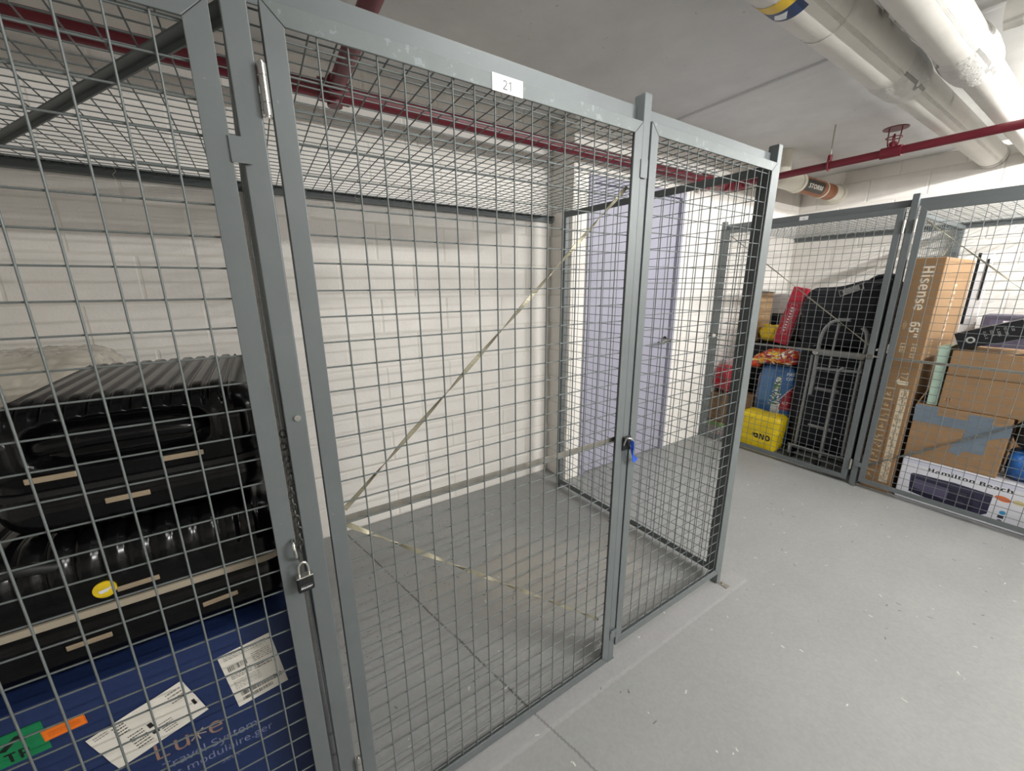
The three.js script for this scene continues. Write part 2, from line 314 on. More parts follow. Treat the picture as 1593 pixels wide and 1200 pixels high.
function post(name, label, x0, x1, top, pos = [0, 0, 0], turn = 0, mat = M.steel, foot = 0) {
  const t = thing(name, label, 'post', pos, turn);
  obj('tube', [rspan(x0, x1, 0.004, top, -0.038, 0, 0.0025)], mat, t);
  obj('cap', [rspan(x0 + 0.001, x1 - 0.001, top - 0.002, top + 0.0015, -0.037, -0.001, 0.001)], mat, t);
  if (foot) { const s = 0.045; obj('foot_plate', [prism([[0, 0], [0.028, 0], [0.028, s], [0, s]], 0, 0.004).rotateX(-Math.PI / 2).translate(x1 - 0.02, 0, foot)], M.zinc, t); obj('anchor_bolt', [rod(V(x1 - 0.006, 0.003, foot - 0.03), V(x1 - 0.006, 0.01, foot - 0.03), 0.006, 6)], M.zinc, t); }
  else obj('foot_plate', [span(x0 - 0.002, x1 + 0.002, 0, 0.005, -0.04, 0.002)], mat, t);
  return t;
}

// ---- row of near lockers
const p1 = post('steel_post', 'grey steel post between the padlocked door and door 21', -0.133, -0.096, 1.96);
obj('screw', [rod(V(-0.111, 1.199, 0), V(-0.111, 1.199, 0.003), 0.006, 12)], M.chrome, p1);
post('steel_post', 'grey steel post right of door 21 where the blue seal hangs', 0.829, 0.859, 1.96);
post('steel_post', 'grey steel corner post with a foot bracket bolted to the floor', 1.59, 1.62, 1.96, [0, 0, 0], 0, M.steel, 0.045);
post('steel_post', 'grey steel post left of the padlocked door', -1.10, -1.065, 1.96);
const tr = (l, a, b) => { const t = thing('header_rail', l, 'rail'); obj('angle', [rspan(a, b, 1.889, 1.936, -0.030, -0.026, 0.001), span(a, b, 1.932, 1.936, -0.060, -0.029)], M.steel, t); return t; };
tr('scuffed grey header rail above the door numbered 21', -0.095, 0.828);
tr('grey header rail above the narrow mesh panel beside door 21', 0.860, 1.589);
tr('grey header rail above the padlocked left door', -1.064, -0.134);

{ // door 21
  const t = thing('locker_door', 'grey wire mesh locker door numbered 21', 'door');
  const top = frame(t, -0.080, 0.825, 0.006, 1.887, 0.032, M.steel, M.steelScuffed);
  obj('wire_mesh', wires(-0.072, 0.815, 0.02, 1.878, 0, 1.84), M.wire, t);
  obj('lock_bar', [rspan(-0.076, 0.821, 0.930, 0.950, -0.022, -0.018, 0.001)], M.lockBar, t);
  obj('diagonal_brace', [strap(V(-0.045, 0.962, -0.026), V(0.806, 1.725, -0.026), 0.0105, 5.2, 120)], M.brace, t);
  obj('diagonal_brace', [strap(V(-0.045, 0.925, -0.026), V(0.79, 0.205, -0.026), 0.0115, 5.2, 120)], M.brace, t);
  hingePart(t, -0.0885, 1.757); hingePart(t, -0.0885, 0.25);
  obj('stop_plate', [rspan(0.822, 0.851, 1.745, 1.793, 0.0042, 0.0068, 0.001)], M.steel, t);
  obj('stop_plate', [rspan(0.826, 0.857, 0.110, 0.150, 0.0042, 0.0066, 0.001), rspan(0.826, 0.859, 0.148, 0.152, 0.0042, 0.012, 0.001)], M.steel, t);
  printed('number_label', 0.079, 0.033, (c, w, h) => { c.fillStyle = '#e9e8e6'; c.fillRect(0, 0, w, h); c.fillStyle = '#3c3c40'; c.font = `${h * 0.74}px sans-serif`; c.textAlign = 'center'; c.textBaseline = 'middle'; c.fillText('21', w / 2, h * 0.54); }, 128, top, 0.379, 1.8705, 0.0046);
  const hasp = obj('hasp', [rspan(0.823, 0.862, 0.905, 0.955, 0.005, 0.008, 0.002)], M.blackPlastic, t);
  obj('staple', [tube([V(0.828, 0.925, 0.008), V(0.829, 0.95, 0.016), V(0.838, 0.952, 0.024), V(0.858, 0.938, 0.024), V(0.861, 0.915, 0.016), V(0.859, 0.902, 0.008)], 0.0032, 8, 30)], M.chrome, hasp);
}
{ // blue plastic seal hanging from the staple
  const t = thing('plastic_seal', 'blue plastic strap seal looped through the staple beside door 21', 'seal');
  const rib = (pts, w) => { const c = new THREE.CatmullRomCurve3(pts.map(p => V(...p))); const g = []; const n = 14; for (let i = 0; i < n; i++) { const a = c.getPoint(i / n), b = c.getPoint((i + 1) / n), m = a.clone().add(b).multiplyScalar(0.5), d = b.clone().sub(a); const q = new THREE.BoxGeometry(w, d.length() + 0.001, 0.0016); q.applyQuaternion(new THREE.Quaternion().setFromUnitVectors(V(0, 1, 0), d.normalize())); g.push(q.translate(m.x, m.y, m.z)); } return g; };
  obj('strap', rib([[0.848, 0.941, 0.027], [0.845, 0.925, 0.031], [0.847, 0.905, 0.029], [0.853, 0.885, 0.026], [0.861, 0.868, 0.024], [0.872, 0.862, 0.022], [0.882, 0.872, 0.022]], 0.010), M.blueSeal, t);
  obj('strap', rib([[0.848, 0.941, 0.021], [0.852, 0.915, 0.019], [0.860, 0.892, 0.020], [0.869, 0.876, 0.021], [0.876, 0.871, 0.022]], 0.007), M.blueSeal, t);
}
{ // fixed narrow panel
  const t = thing('mesh_panel', 'narrow fixed wire mesh panel between door 21 and the corner post', 'panel');
  frame(t, 0.861, 1.588, 0.066, 1.895, 0.032, M.steel, M.steelScuffed);
  obj('wire_mesh', wires(0.868, 1.582, 0.075, 1.888, 0.897, 1.804), M.wire, t);
}
{ // left door, padlocked
  const t = thing('locker_door', 'grey wire mesh locker door at the left, chained and padlocked', 'door');
  frame(t, -1.06, -0.147, 0.006, 1.866, 0.035, M.steel);
  obj('wire_mesh', wires(-1.052, -0.153, 0.02, 1.858, -0.219, 1.578), M.wire, t);
  obj('stop_plate', [prism([[-0.149, 1.643], [-0.121, 1.643], [-0.121, 1.676], [-0.125, 1.682], [-0.149, 1.682]], 0.0045, 0.007)], M.steel, t);
  obj('staple', [tube([V(-0.152, 0.945, 0.004), V(-0.152, 0.94, 0.018), V(-0.150, 0.918, 0.022), V(-0.149, 0.905, 0.014), V(-0.148, 0.90, 0.004)], 0.0035, 8, 20)], M.chrome, t);
}
{ // chain and padlock
  const g = [];
  for (let i = 0; i < 20; i++) { const l = new THREE.TorusGeometry(0.0072, 0.0019, 6, 12).scale(0.72, 1.1, 1); if (i % 2) l.rotateY(Math.PI / 2); l.translate(-0.1395 - 0.002 * Math.sin(i * 0.7), 1.165 - i * 0.0128, -0.020 + 0.0014 * i); g.push(l); }
  tag(obj('chain', g, M.darkZinc), 'dark steel chain hanging in the gap left of the post', 'chain');
  const t = thing('padlock', 'small black padlock with a chrome shackle hanging from the chain', 'padlock', [-0.1415, 0.832, 0.022], 0.1);
  const lock = obj('body', [rspan(-0.0155, 0.0155, 0, 0.036, -0.008, 0.008, 0.004, 3)], M.blackPlastic, t);
  obj('shackle', [tube([V(-0.009, 0.034, 0), V(-0.009, 0.052, 0), V(-0.006, 0.062, 0), V(0, 0.066, 0), V(0.006, 0.062, 0), V(0.009, 0.052, 0), V(0.009, 0.034, 0)], 0.0027, 8, 40)], M.chrome, t);
  printed('lettering', 0.026, 0.009, (c, w, h) => { c.fillStyle = '#17181b'; c.fillRect(0, 0, w, h); c.fillStyle = '#f0f0f0'; c.font = `italic bold ${h * 0.72}px sans-serif`; c.textAlign = 'center'; c.textBaseline = 'middle'; c.fillText('Master', w / 2, h * 0.55); }, 64, lock, 0, 0.012, 0.0082);
  obj('collar', [rspan(-0.0158, 0.0158, 0.0335, 0.037, -0.0083, 0.0083, 0.0015)], M.chrome, lock);
}
// ---- partitions
function partition(label, pos, turn, u0, u1, top, mat, wmat, braceOn) {
  const t = thing('mesh_partition', label, 'partition', pos, turn);
  frame(t, u0, u1, 0.035, top, 0.034, mat, mat, 0.03);
  obj('wire_mesh', wires(u0 + 0.006, u1 - 0.006, 0.045, top - 0.01, u0 + 0.06, 1.83), wmat, t);
  obj('wall_stud', [rspan(u0 - 0.002, u0 + 0.032, 0.0, top + 0.005, -0.034, -0.002, 0.002)], mat, t);
  if (braceOn) obj('diagonal_brace', [strap(V(u0 + 0.05, 1.78, -0.02), V(u1 - 0.05, 1.0, -0.02), 0.012, 3, 50)], M.brace, t);
  return t;
}
partition('wire mesh partition running from the corner post back to the door wall', [1.618, 0, 0], -Math.PI / 2 + Math.atan2(0.058, 1.19), -1.222, -0.042, 1.900, M.steel, M.wire, false);
partition('wire mesh partition between the suitcase locker and locker 21, seen edge on', [-0.1275, 0, 0], -Math.PI / 2, -1.466, -0.042, 1.90, M.steel, M.wire, false);
// ---- mesh roof over the near lockers
function roof(label, x0, x1, z0, z1, y, mat, wmat, backRail) {
  const t = thing('mesh_roof', label, 'roof mesh', [0, 0, 0]);
  const g = [];
  for (let x = x0 + 0.055; x < x1 - 0.01; x += S) g.push(rod(V(x, y, z0), V(x, y, z1), WR, 6, true));
  for (let z = z1 - 0.047; z > z0 + 0.01; z -= S) g.push(rod(V(x0, y + 0.0045, z), V(x1, y + 0.0045, z), WR, 6, true));
  obj('wire_mesh', g, wmat, t);
  obj('wall_angle', backRail, mat, t);
  return t;
}
{
  const t = roof('flat wire mesh roof over locker 21', -0.10, 1.60, -1.466, -0.04, 1.908, M.steel, M.wire, [span(-0.10, 1.668, 1.878, 1.918, -1.480 + 0.004, -1.472), span(-0.10, 1.668, 1.914, 1.918, -1.472, -1.44), span(-0.10, 1.668, 1.878, 1.882, -1.472, -1.446)]);
  seed0 = 41;
  for (const [x, z] of [[0.42, -0.09], [0.53, -0.16], [0.36, -0.5], [0.95, -0.4], [0.12, -1.42], [0.36, -1.43], [0.7, -1.43], [1.05, -1.42], [1.42, -0.12], [1.3, -1.4]]) {
    const a = R(0, 6.28), pts = [V(x, 1.916, z)]; for (let k = 1; k < 8; k++) pts.push(V(x + 0.008 * Math.sin(a + k * 1.3), 1.914 - 0.0055 * k, z + 0.006 * Math.cos(a + k * 1.7)));
    obj('wire_tie', [tube(pts, 0.0012, 5, 24)], M.zinc, t);
  }
  const l = roof('flat wire mesh roof over the suitcase locker', -1.08, -0.115, -1.466, -0.04, 1.908, M.steel, M.wire, [span(-1.08, -0.102, 1.878, 1.918, -1.480 + 0.004, -1.472), span(-1.08, -0.102, 1.914, 1.918, -1.472, -1.44), span(-1.08, -0.102, 1.878, 1.882, -1.472, -1.446)]);
  for (const [x, z] of [[-0.55, -1.44], [-0.2, -1.44]]) obj('wire_tie', [tube([V(x, 1.916, z), V(x + 0.006, 1.90, z), V(x - 0.004, 1.885, z + 0.003), V(x + 0.003, 1.87, z)], 0.0012, 5, 16)], M.zinc, l);
  // diagonal flat brace under the roof of the suitcase locker
  const a = V(-0.105, 1.893, -0.03), b = V(-0.86, 1.893, -1.33), d = b.clone().sub(a), L = d.length();
  const g = [bx(0, 0, 0, L, 0.004, 0.026), bx(0, -0.007, 0.011, L, 0.014, 0.004)];
  const m = tag(obj('roof_brace', g, M.steel), 'grey angle brace slanting under the mesh roof of the suitcase locker', 'brace');
  m.position.copy(a.clone().add(b).multiplyScalar(0.5)); m.rotation.y = -Math.atan2(d.z, d.x);
}
// ---- far lockers, fence facing the aisle (local u runs along world z)
const BX = 3.39, BT = -Math.PI / 2, BP = [BX, 0, 0];
post('steel_post', 'dark grey post against the rear wall at the left end of locker 1', -1.245, -1.212, 1.985, BP, BT, M.steel);
post('steel_post', 'dark grey post between locker 1 and the locker with the tall television carton', -0.036, -0.002, 1.99, BP, BT, M.steel, 0.02);
post('steel_post', 'dark grey post right of the carton locker', 0.985, 1.02, 1.99, BP, BT, M.steel);
for (const [a, b, l] of [[-1.211, -0.037, 'dark grey header rail carrying the small label 1'], [-0.001, 0.984, 'dark grey header rail above the carton locker']]) {
  const t = thing('header_rail', l, 'rail', BP, BT);
  const ang = obj('angle', [span(a, b, 1.919, 1.962, -0.030, -0.026), span(a, b, 1.958, 1.962, -0.058, -0.029)], M.steel, t);
  if (a < -1) printed('number_label', 0.058, 0.028, (c, w, h) => { c.fillStyle = '#f0f0ee'; c.fillRect(0, 0, w, h); c.fillStyle = '#444'; c.font = `bold ${h * 0.6}px sans-serif`; c.textAlign = 'center'; c.textBaseline = 'middle'; c.fillText('1', w / 2, h * 0.55); }, 64, ang, -0.63, 1.934, -0.0255);
}
{
  const t = thing('locker_door', 'dark grey wire mesh door of the far corner locker labelled 1', 'door', BP, BT);
  frame(t, -1.207, -0.057, 0.03, 1.916, 0.034, M.steel);
  obj('wire_mesh', wires(-1.20, -0.063, 0.04, 1.91, -0.14, 1.86), M.wire, t);
  obj('lock_bar', [rspan(-1.2, -0.062, 0.953, 0.967, -0.02, -0.016, 0.001)], M.zinc, t);
  obj('diagonal_brace', [strap(V(-1.17, 1.865, -0.026), V(-0.09, 1.03, -0.026), 0.008, 3, 60)], M.brace, t);
  hingePart(t, -0.0465, 1.80, M.zinc); hingePart(t, -0.0465, 0.16, M.zinc);
  obj('latch_bolt', [rod(V(-0.06, 0.965, 0.008), V(-0.018, 0.963, 0.008), 0.0065, 10), rspan(-0.088, -0.05, 0.950, 0.98, 0.004, 0.016, 0.002)], M.chrome, t);
  obj('knob', [rod(V(-1.19, 1.0, 0.003), V(-1.19, 1.0, 0.025), 0.02, 16)], M.chrome, t);
}
{
  const t = thing('locker_door', 'dark grey wire mesh door in front of the stacked cartons', 'door', BP, BT);
  frame(t, 0.013, 0.965, 0.045, 1.916, 0.034, M.steel);
  obj('wire_mesh', wires(0.02, 0.96, 0.055, 1.91, 0.09, 1.86), M.wire, t);
  obj('lock_bar', [rspan(0.02, 0.96, 0.950, 0.968, -0.02, -0.016, 0.001)], M.zinc, t);
  obj('diagonal_brace', [strap(V(0.045, 1.83, -0.024), V(0.93, 1.01, -0.024), 0.008, 3, 60)], M.brace, t);
  obj('diagonal_brace', [strap(V(0.03, 0.17, -0.024), V(0.93, 0.90, -0.024), 0.016, 4, 80)], M.wire, t);
  hingePart(t, 0.006, 1.80, M.zinc);
  obj('stop_plate', [rspan(-0.03, 0.02, 0.155, 0.19, 0.0042, 0.0068, 0.001)], M.steel, t);
}
{
  const t = thing('mesh_roof', 'flat wire mesh roof over the far lockers', 'roof mesh');
  const g = [], y = 1.918;
  for (let x = 3.44; x < 4.77; x += S) g.push(rod(V(x, y, -1.24), V(x, y, 1.0), WR, 6, true));
  for (let z = -1.22; z < 1.0; z += S) g.push(rod(V(3.426, y + 0.0045, z), V(4.785, y + 0.0045, z), WR, 6, true));
  obj('wire_mesh', g, M.wire, t);
  obj('wall_angle', [span(4.782, 4.786, 1.888, 1.93, -1.24, 1.0), span(4.75, 4.782, 1.926, 1.93, -1.24, 1.0)], M.steel, t);
}
{
  const t = thing('mesh_partition', 'wire mesh partition between locker 1 and the carton locker', 'partition', [0, 0, -0.018]);
  frame(t, 3.432, 4.783, 0.035, 1.905, 0.034, M.steel);
  obj('wire_mesh', wires(3.44, 4.776, 0.045, 1.895, 3.5, 1.85), M.wire, t);
  obj('wall_stud', [rspan(4.735, 4.782, 0, 1.90, -0.036, -0.002, 0.002)], M.steel, t);
  obj('diagonal_brace', [strap(V(4.7, 1.82, -0.02), V(3.6, 1.2, -0.02), 0.016, 3, 50)], M.brace, t);
}
{
  const t = thing('mesh_partition', 'wire mesh partition closing the right end of the carton locker', 'partition', [0, 0, 1.002]);
  frame(t, 3.432, 4.783, 0.035, 1.905, 0.034, M.steel);
  obj('wire_mesh', wires(3.44, 4.776, 0.045, 1.895, 3.5, 1.85), M.wire, t);
}

// ------------------------------------------------------------------ pipes overhead
const PY = 2.25, PZ = -1.17, PX = 3.33;
{
  const t = thing('sprinkler_main', 'long red sprinkler pipe running above the near lockers to an elbow', 'pipe');
  obj('pipe', [rod(V(-2.29, PY, PZ), V(PX - 0.06, PY, PZ), 0.034, 20)], M.red, t);
  obj('elbow', [tube([V(PX - 0.09, PY, PZ), V(PX - 0.03, PY, PZ + 0.008), V(PX - 0.008, PY, PZ + 0.03), V(PX, PY, PZ + 0.09)], 0.043, 16, 16), rod(V(PX - 0.10, PY, PZ), V(PX - 0.075, PY, PZ), 0.047, 18), rod(V(PX, PY, PZ + 0.075), V(PX, PY, PZ + 0.10), 0.047, 18)], M.red, t);
  obj('coupling', [rod(V(0.19, PY, PZ), V(0.31, PY, PZ), 0.043, 18), rod(V(0.25, PY - 0.055, PZ), V(0.25, PY, PZ), 0.03, 16, false, 0.036)], M.red, t);
  obj('drain_tee', [rod(V(2.9, PY, PZ), V(3.02, PY, PZ), 0.043, 18), rod(V(2.96, PY - 0.075, PZ), V(2.96, PY, PZ), 0.034, 16)], M.red, t);
  const b = thing('sprinkler_branch', 'red branch pipe crossing overhead toward the aisle above the 21 label', 'pipe');
  obj('pipe', [rod(V(0.25, PY, PZ + 0.04), V(0.25, PY, 4.98), 0.030, 18)], M.red, b);
  obj('collar', [rod(V(0.25, PY, PZ + 0.04), V(0.25, PY, PZ + 0.09), 0.039, 18)], M.red, b);
  const z = thing('sprinkler_pipe', 'red sprinkler pipe hung above the far lockers', 'pipe');
  obj('pipe', [rod(V(PX, PY, PZ + 0.09), V(PX, PY, 4.98), 0.024, 18)], M.red, z);
  const zs = -0.17;
  obj('sprinkler_tee', [rod(V(PX, PY, zs - 0.05), V(PX, PY, zs + 0.05), 0.032, 18), rod(V(PX, PY - 0.01, zs), V(PX, PY + 0.055, zs), 0.026, 16, false, 0.018)], M.red, z);
  const hz = -0.495;
  obj('hanger_ring', [new THREE.TorusGeometry(0.030, 0.006, 8, 20).translate(PX, PY, hz), rod(V(PX, PY + 0.028, hz), V(PX, PY + 0.065, hz), 0.014, 10)], M.red, z);
  obj('hanger_rod', [rod(V(PX, PY + 0.06, hz), V(PX, CEIL, hz), 0.0045, 8)], M.zinc, z);
  const s = thing('fire_sprinkler', 'red upright sprinkler with a round shield on the hung pipe', 'sprinkler', [PX, PY + 0.055, zs]);
  obj('frame_arms', [tube([V(-0.012, 0, 0), V(-0.016, 0.02, 0), V(0, 0.045, 0), V(0.016, 0.02, 0), V(0.012, 0, 0)], 0.004, 6, 24), rod(V(0, 0, 0), V(0, 0.03, 0), 0.006, 8)], M.red, s);
  obj('guard', [0, 1, 2, 3].map(k => { const a = k * Math.PI / 2 + 0.5, c = Math.cos(a), d = Math.sin(a); return tube([V(0.02 * c, -0.03, 0.02 * d), V(0.036 * c, 0, 0.036 * d), V(0.042 * c, 0.075, 0.042 * d)], 0.0032, 6, 14); }).concat([new THREE.TorusGeometry(0.038, 0.003, 6, 24).rotateX(Math.PI / 2).translate(0, 0.025, 0)]), M.red, s);
  obj('shield', [rod(V(0, 0.074, 0), V(0, 0.079, 0), 0.062, 28), rod(V(0, 0.079, 0), V(0, 0.084, 0), 0.05, 24, false, 0.02)], M.red, s);
}
function wrapped(x0, x1, y, z, r, n = 26) {      // plaster-wrapped joint: a swollen, uneven sleeve
  const pts = [], g0 = new THREE.CylinderGeometry(1, 1, x1 - x0, 40, n, true).rotateZ(Math.PI / 2), p = g0.attributes.position;
  for (let i = 0; i < p.count; i++) {
    const X = p.getX(i), t = X / (x1 - x0) + 0.5, env = Math.pow(Math.sin(Math.PI * Math.min(1, Math.max(0, t))), 0.55);
    const a = Math.atan2(p.getZ(i), p.getY(i)), rr = r * (0.985 + 0.20 * env + 0.035 * env * noise.noise(t * 5, Math.cos(a) * 1.6 + 3, Math.sin(a) * 1.6));
    p.setXYZ(i, X, rr * Math.cos(a), rr * Math.sin(a));
  }
  const g = g0; g.computeVertexNormals(); return g.translate((x0 + x1) / 2, y, z);
}
{
  const a = thing('insulated_pipe', 'thick white insulated pipe nearest the lockers, ending at the far wall', 'pipe');
  const y = 2.402, z = 0.027, r = 0.080;
  obj('pipe', [rod(V(-2.29, y, z), V(2.5, y, z), r * 1.13, 36), rod(V(2.5, y, z), V(FAR - 0.03, y, z), r * 0.98, 36)], M.pipe, a);
  obj('wrapped_joint', [wrapped(2.34, 2.70, y, z, r * 1.02)], M.pipeWrap, a);
  obj('seam_band', [rod(V(1.72, y, z), V(1.732, y, z), r * 1.145, 36, true)], M.pipe, a); obj('seam_band', [rod(V(3.1, y, z), V(3.112, y, z), r * 1.0, 36, true)], M.pipe, a);
  obj('wall_collar', [rod(V(FAR - 0.05, y, z), V(FAR - 0.012, y, z), r * 1.05, 36)], M.pipeWrap, a);
  const lab = new THREE.CylinderGeometry(r * 1.138, r * 1.138, 0.12, 24, 1, true, 0, 1.5).toNonIndexed();
  const tex = canvasTex(128, 128, (c, w, h) => { c.fillStyle = '#d9b53a'; c.fillRect(0, h * 0.55, w, h * 0.45); c.fillStyle = '#27395e'; c.fillRect(0, 0, w, h * 0.55); c.fillStyle = '#e8eaee'; c.beginPath(); c.moveTo(w * 0.45, h * 0.1); c.lineTo(w * 0.75, h * 0.1); c.lineTo(w * 0.6, h * 0.42); c.lineTo(w * 0.3, h * 0.42); c.fill(); });
  lab.rotateZ(-Math.PI / 2); const lm = obj('pipe_label', [lab], std({ map: tex, roughness: 0.5, side: THREE.DoubleSide }), a, true); lm.position.set(1.43, y, z); lm.rotation.x = 1.0;
  const b = thing('insulated_pipe', 'thick white insulated pipe nearest the strip light, right of its twin', 'pipe');
  const y2 = 2.385, z2 = 0.25, r2 = 0.073;
  obj('pipe', [rod(V(-2.29, y2, z2), V(2.54, y2, z2), r2 * 1.04, 36), rod(V(2.54, y2, z2), V(FAR - 0.03, y2, z2), r2 * 0.92, 36)], M.pipe, b);
  obj('wrapped_joint', [wrapped(2.36, 2.72, y2, z2, r2 * 1.02)], M.pipeWrap, b);
  obj('wall_collar', [rod(V(FAR - 0.05, y2, z2), V(FAR - 0.012, y2, z2), r2 * 1.0, 36)], M.pipeWrap, b);
  const c = thing('cross_pipe', 'white pipe crossing above the two insulated pipes at the top right', 'pipe');
  obj('pipe', [rod(V(2.40, 2.437, 0.40), V(2.40, 2.437, 4.98), 0.05, 28)], M.pipe, c);
  obj('end_cap', [rod(V(2.40, 2.437, 0.36), V(2.40, 2.437, 0.41), 0.055, 28)], M.pipe, c);
  const h = thing('pipe_strut', 'grey metal strut holding the insulated pipes near the ceiling', 'bracket');
  obj('channel', [span(1.93, 1.98, 2.4945, 2.4995, -0.1, 0.36), span(1.93, 1.98, 2.41, 2.484, 0.126, 0.131), span(1.93, 1.98, 2.41, 2.484, 0.15, 0.155)], M.zinc, h);
  obj('clamp', [span(2.06, 2.10, 2.42, 2.499, 0.125, 0.16)], M.pipe, h);
}
{
  const t = thing('storm_pipe', 'brown and white drain pipe marked STORM in the far corner', 'pipe');
  const y = 2.305, z = -0.94, r = 0.072;
  obj('white_end', [rod(V(3.62, y, z), V(3.93, y, z), r, 28), new THREE.SphereGeometry(r, 24, 16).translate(3.62, y, z), rod(V(3.62, y, z), V(3.62, CEIL - 0.001, z), r, 24)], M.pvc, t);
  obj('brown_sleeve', [rod(V(3.93, y, z), V(4.60, y, z), r * 0.96, 28)], std({ map: tint(150, 92, 58, 0.25, 2.4), roughness: 0.55 }), t);
  obj('flange', [rod(V(3.90, y, z), V(3.945, y, z), r * 1.12, 28)], M.pvc, t); obj('flange', [rod(V(4.39, y, z), V(4.41, y, z), r * 1.04, 28)], M.pvc, t);
  obj('wall_end', [rod(V(4.60, y, z), V(4.775, y, z), r * 1.02, 28), rod(V(4.735, y, z), V(4.785, y, z), r * 1.22, 28)], M.pvc, t);
  const lab = new THREE.CylinderGeometry(r * 0.975, r * 0.975, 0.36, 20, 1, true, 0, 1.5).toNonIndexed();
  const tex = canvasTex(128, 256, (c, w, h) => { c.fillStyle = '#3a3730'; c.fillRect(0, 0, w, h); c.save(); c.translate(w / 2, h / 2); c.rotate(-Math.PI / 2); c.fillStyle = '#e9e6dd'; c.font = `bold ${w * 0.46}px sans-serif`; c.textAlign = 'center'; c.textBaseline = 'middle'; c.fillText('STORM', 0, 4); c.restore(); });
  lab.rotateZ(-Math.PI / 2); const m = obj('pipe_label', [lab], std({ map: tex, roughness: 0.5, side: THREE.DoubleSide }), t, true); m.position.set(4.15, y, z); m.rotation.x = -0.5;
}

// ------------------------------------------------------------------ soft and rounded bodies
function body(w, h, d, r, nx, ny, nz, fn) {      // rounded box on a grid; fn moves each point along its normal (returns metres) or edits it
  const g = new THREE.BoxGeometry(w, h, d, nx, ny, nz); g.deleteAttribute('uv'); g.deleteAttribute('normal');
  const m = mergeVertices(g, 1e-5), p = m.attributes.position, v = V(0, 0, 0), q = V(0, 0, 0), n = V(0, 0, 0);
  for (let i = 0; i < p.count; i++) {
    v.fromBufferAttribute(p, i);
    q.set(Math.max(-w / 2 + r, Math.min(w / 2 - r, v.x)), Math.max(-h / 2 + r, Math.min(h / 2 - r, v.y)), Math.max(-d / 2 + r, Math.min(d / 2 - r, v.z)));
    n.copy(v).sub(q); if (n.lengthSq() < 1e-12) n.set(0, 1, 0); n.normalize();
    v.copy(q).addScaledVector(n, r); const k = fn ? fn(v, n) : 0; v.addScaledVector(n, k || 0); p.setXYZ(i, v.x, v.y, v.z);
  }
  m.computeVertexNormals();
  const uv = new Float32Array(p.count * 2); for (let i = 0; i < p.count; i++) { uv[2 * i] = p.getX(i) / w + 0.5; uv[2 * i + 1] = p.getY(i) / h + 0.5; }
  m.setAttribute('uv', new THREE.BufferAttribute(uv, 2)); return m;
}
const sm = (a, b, x) => { const t = Math.max(0, Math.min(1, (x - a) / (b - a))); return t * t * (3 - 2 * t); };
// ---- the suitcases
function suitcase(name, label, pos, w, h, d, pitch, opt) {
  const t = thing(name, label, 'suitcase', pos);
  const rib = x => { const f = (x / pitch) % 1, k = f < 0 ? f + 1 : f; return sm(0.06, 0.26, k) * (1 - sm(0.74, 0.94, k)); };
  const g = body(w, h, d, 0.062, 150, 36, 60, (v, n) => {
    let k = 0; const seam = Math.abs(v.y - opt.zip);
    const side = Math.max(Math.abs(n.x), Math.abs(n.z) * 1);
    const band = sm(0.020, 0.034, seam);
    const frontFade = opt.frontRibs ? sm(opt.ribLow, opt.ribLow + 0.02, v.y - opt.zip) : sm(0.35, 0.8, n.y);
    if (Math.abs(v.x) < w / 2 - 0.055) k += 0.0065 * rib(v.x) * Math.max(frontFade, sm(0.5, 0.9, Math.abs(n.y)) * band) * (v.y > opt.zip ? 1 : 0.5);
    k -= 0.005 * (1 - band) * side;                               // the zip runs in a shallow groove
    if (opt.recess && n.z > 0.6) {                                // dished recess behind the handle
      const rx = Math.abs(v.x - opt.recess[0]) / opt.recess[2], ry = Math.abs(v.y - opt.recess[1]) / opt.recess[3], e = Math.pow(Math.pow(rx, 4) + Math.pow(ry, 4), 0.25);
      k -= 0.024 * (1 - sm(0.82, 1.0, e)); k += 0.003 * sm(0.9, 1.02, e) * (1 - sm(1.02, 1.16, e));
    }
    return k;
  });
  obj('shell', [g], opt.mat, t);
  const ring = new THREE.Shape(), rr = 0.06, W = w / 2 + 0.0005, D = d / 2 + 0.0005;
  const path = (s, W, D, r) => { s.moveTo(-W + r, -D); s.lineTo(W - r, -D); s.absarc(W - r, -D + r, r, -Math.PI / 2, 0); s.lineTo(W, D - r); s.absarc(W - r, D - r, r, 0, Math.PI / 2); s.lineTo(-W + r, D); s.absarc(-W + r, D - r, r, Math.PI / 2, Math.PI); s.lineTo(-W, -D + r); s.absarc(-W + r, -D + r, r, Math.PI, 1.5 * Math.PI); };
  path(ring, W, D, rr); const hole = new THREE.Path(); path(hole, W - 0.012, D - 0.012, rr - 0.012); ring.holes.push(hole);
  obj('zip_tape', [new THREE.ExtrudeGeometry(ring, { depth: opt.zipH, bevelEnabled: false, curveSegments: 10 }).rotateX(-Math.PI / 2).translate(0, opt.zip - opt.zipH / 2, 0)], opt.zipMat, t);
  for (const [x, y, a] of opt.plates) { const p = obj('name_plate', [rbx(0, 0, 0, 0.062, 0.0105, 0.003, 0.0045, 3)], M.nameplate, t); p.position.set(x, y, d / 2 + (opt.plateOut || 0.001)); p.rotation.z = a || 0; }
  return t;
}
const SX = -0.525;   // suitcases share this centre line
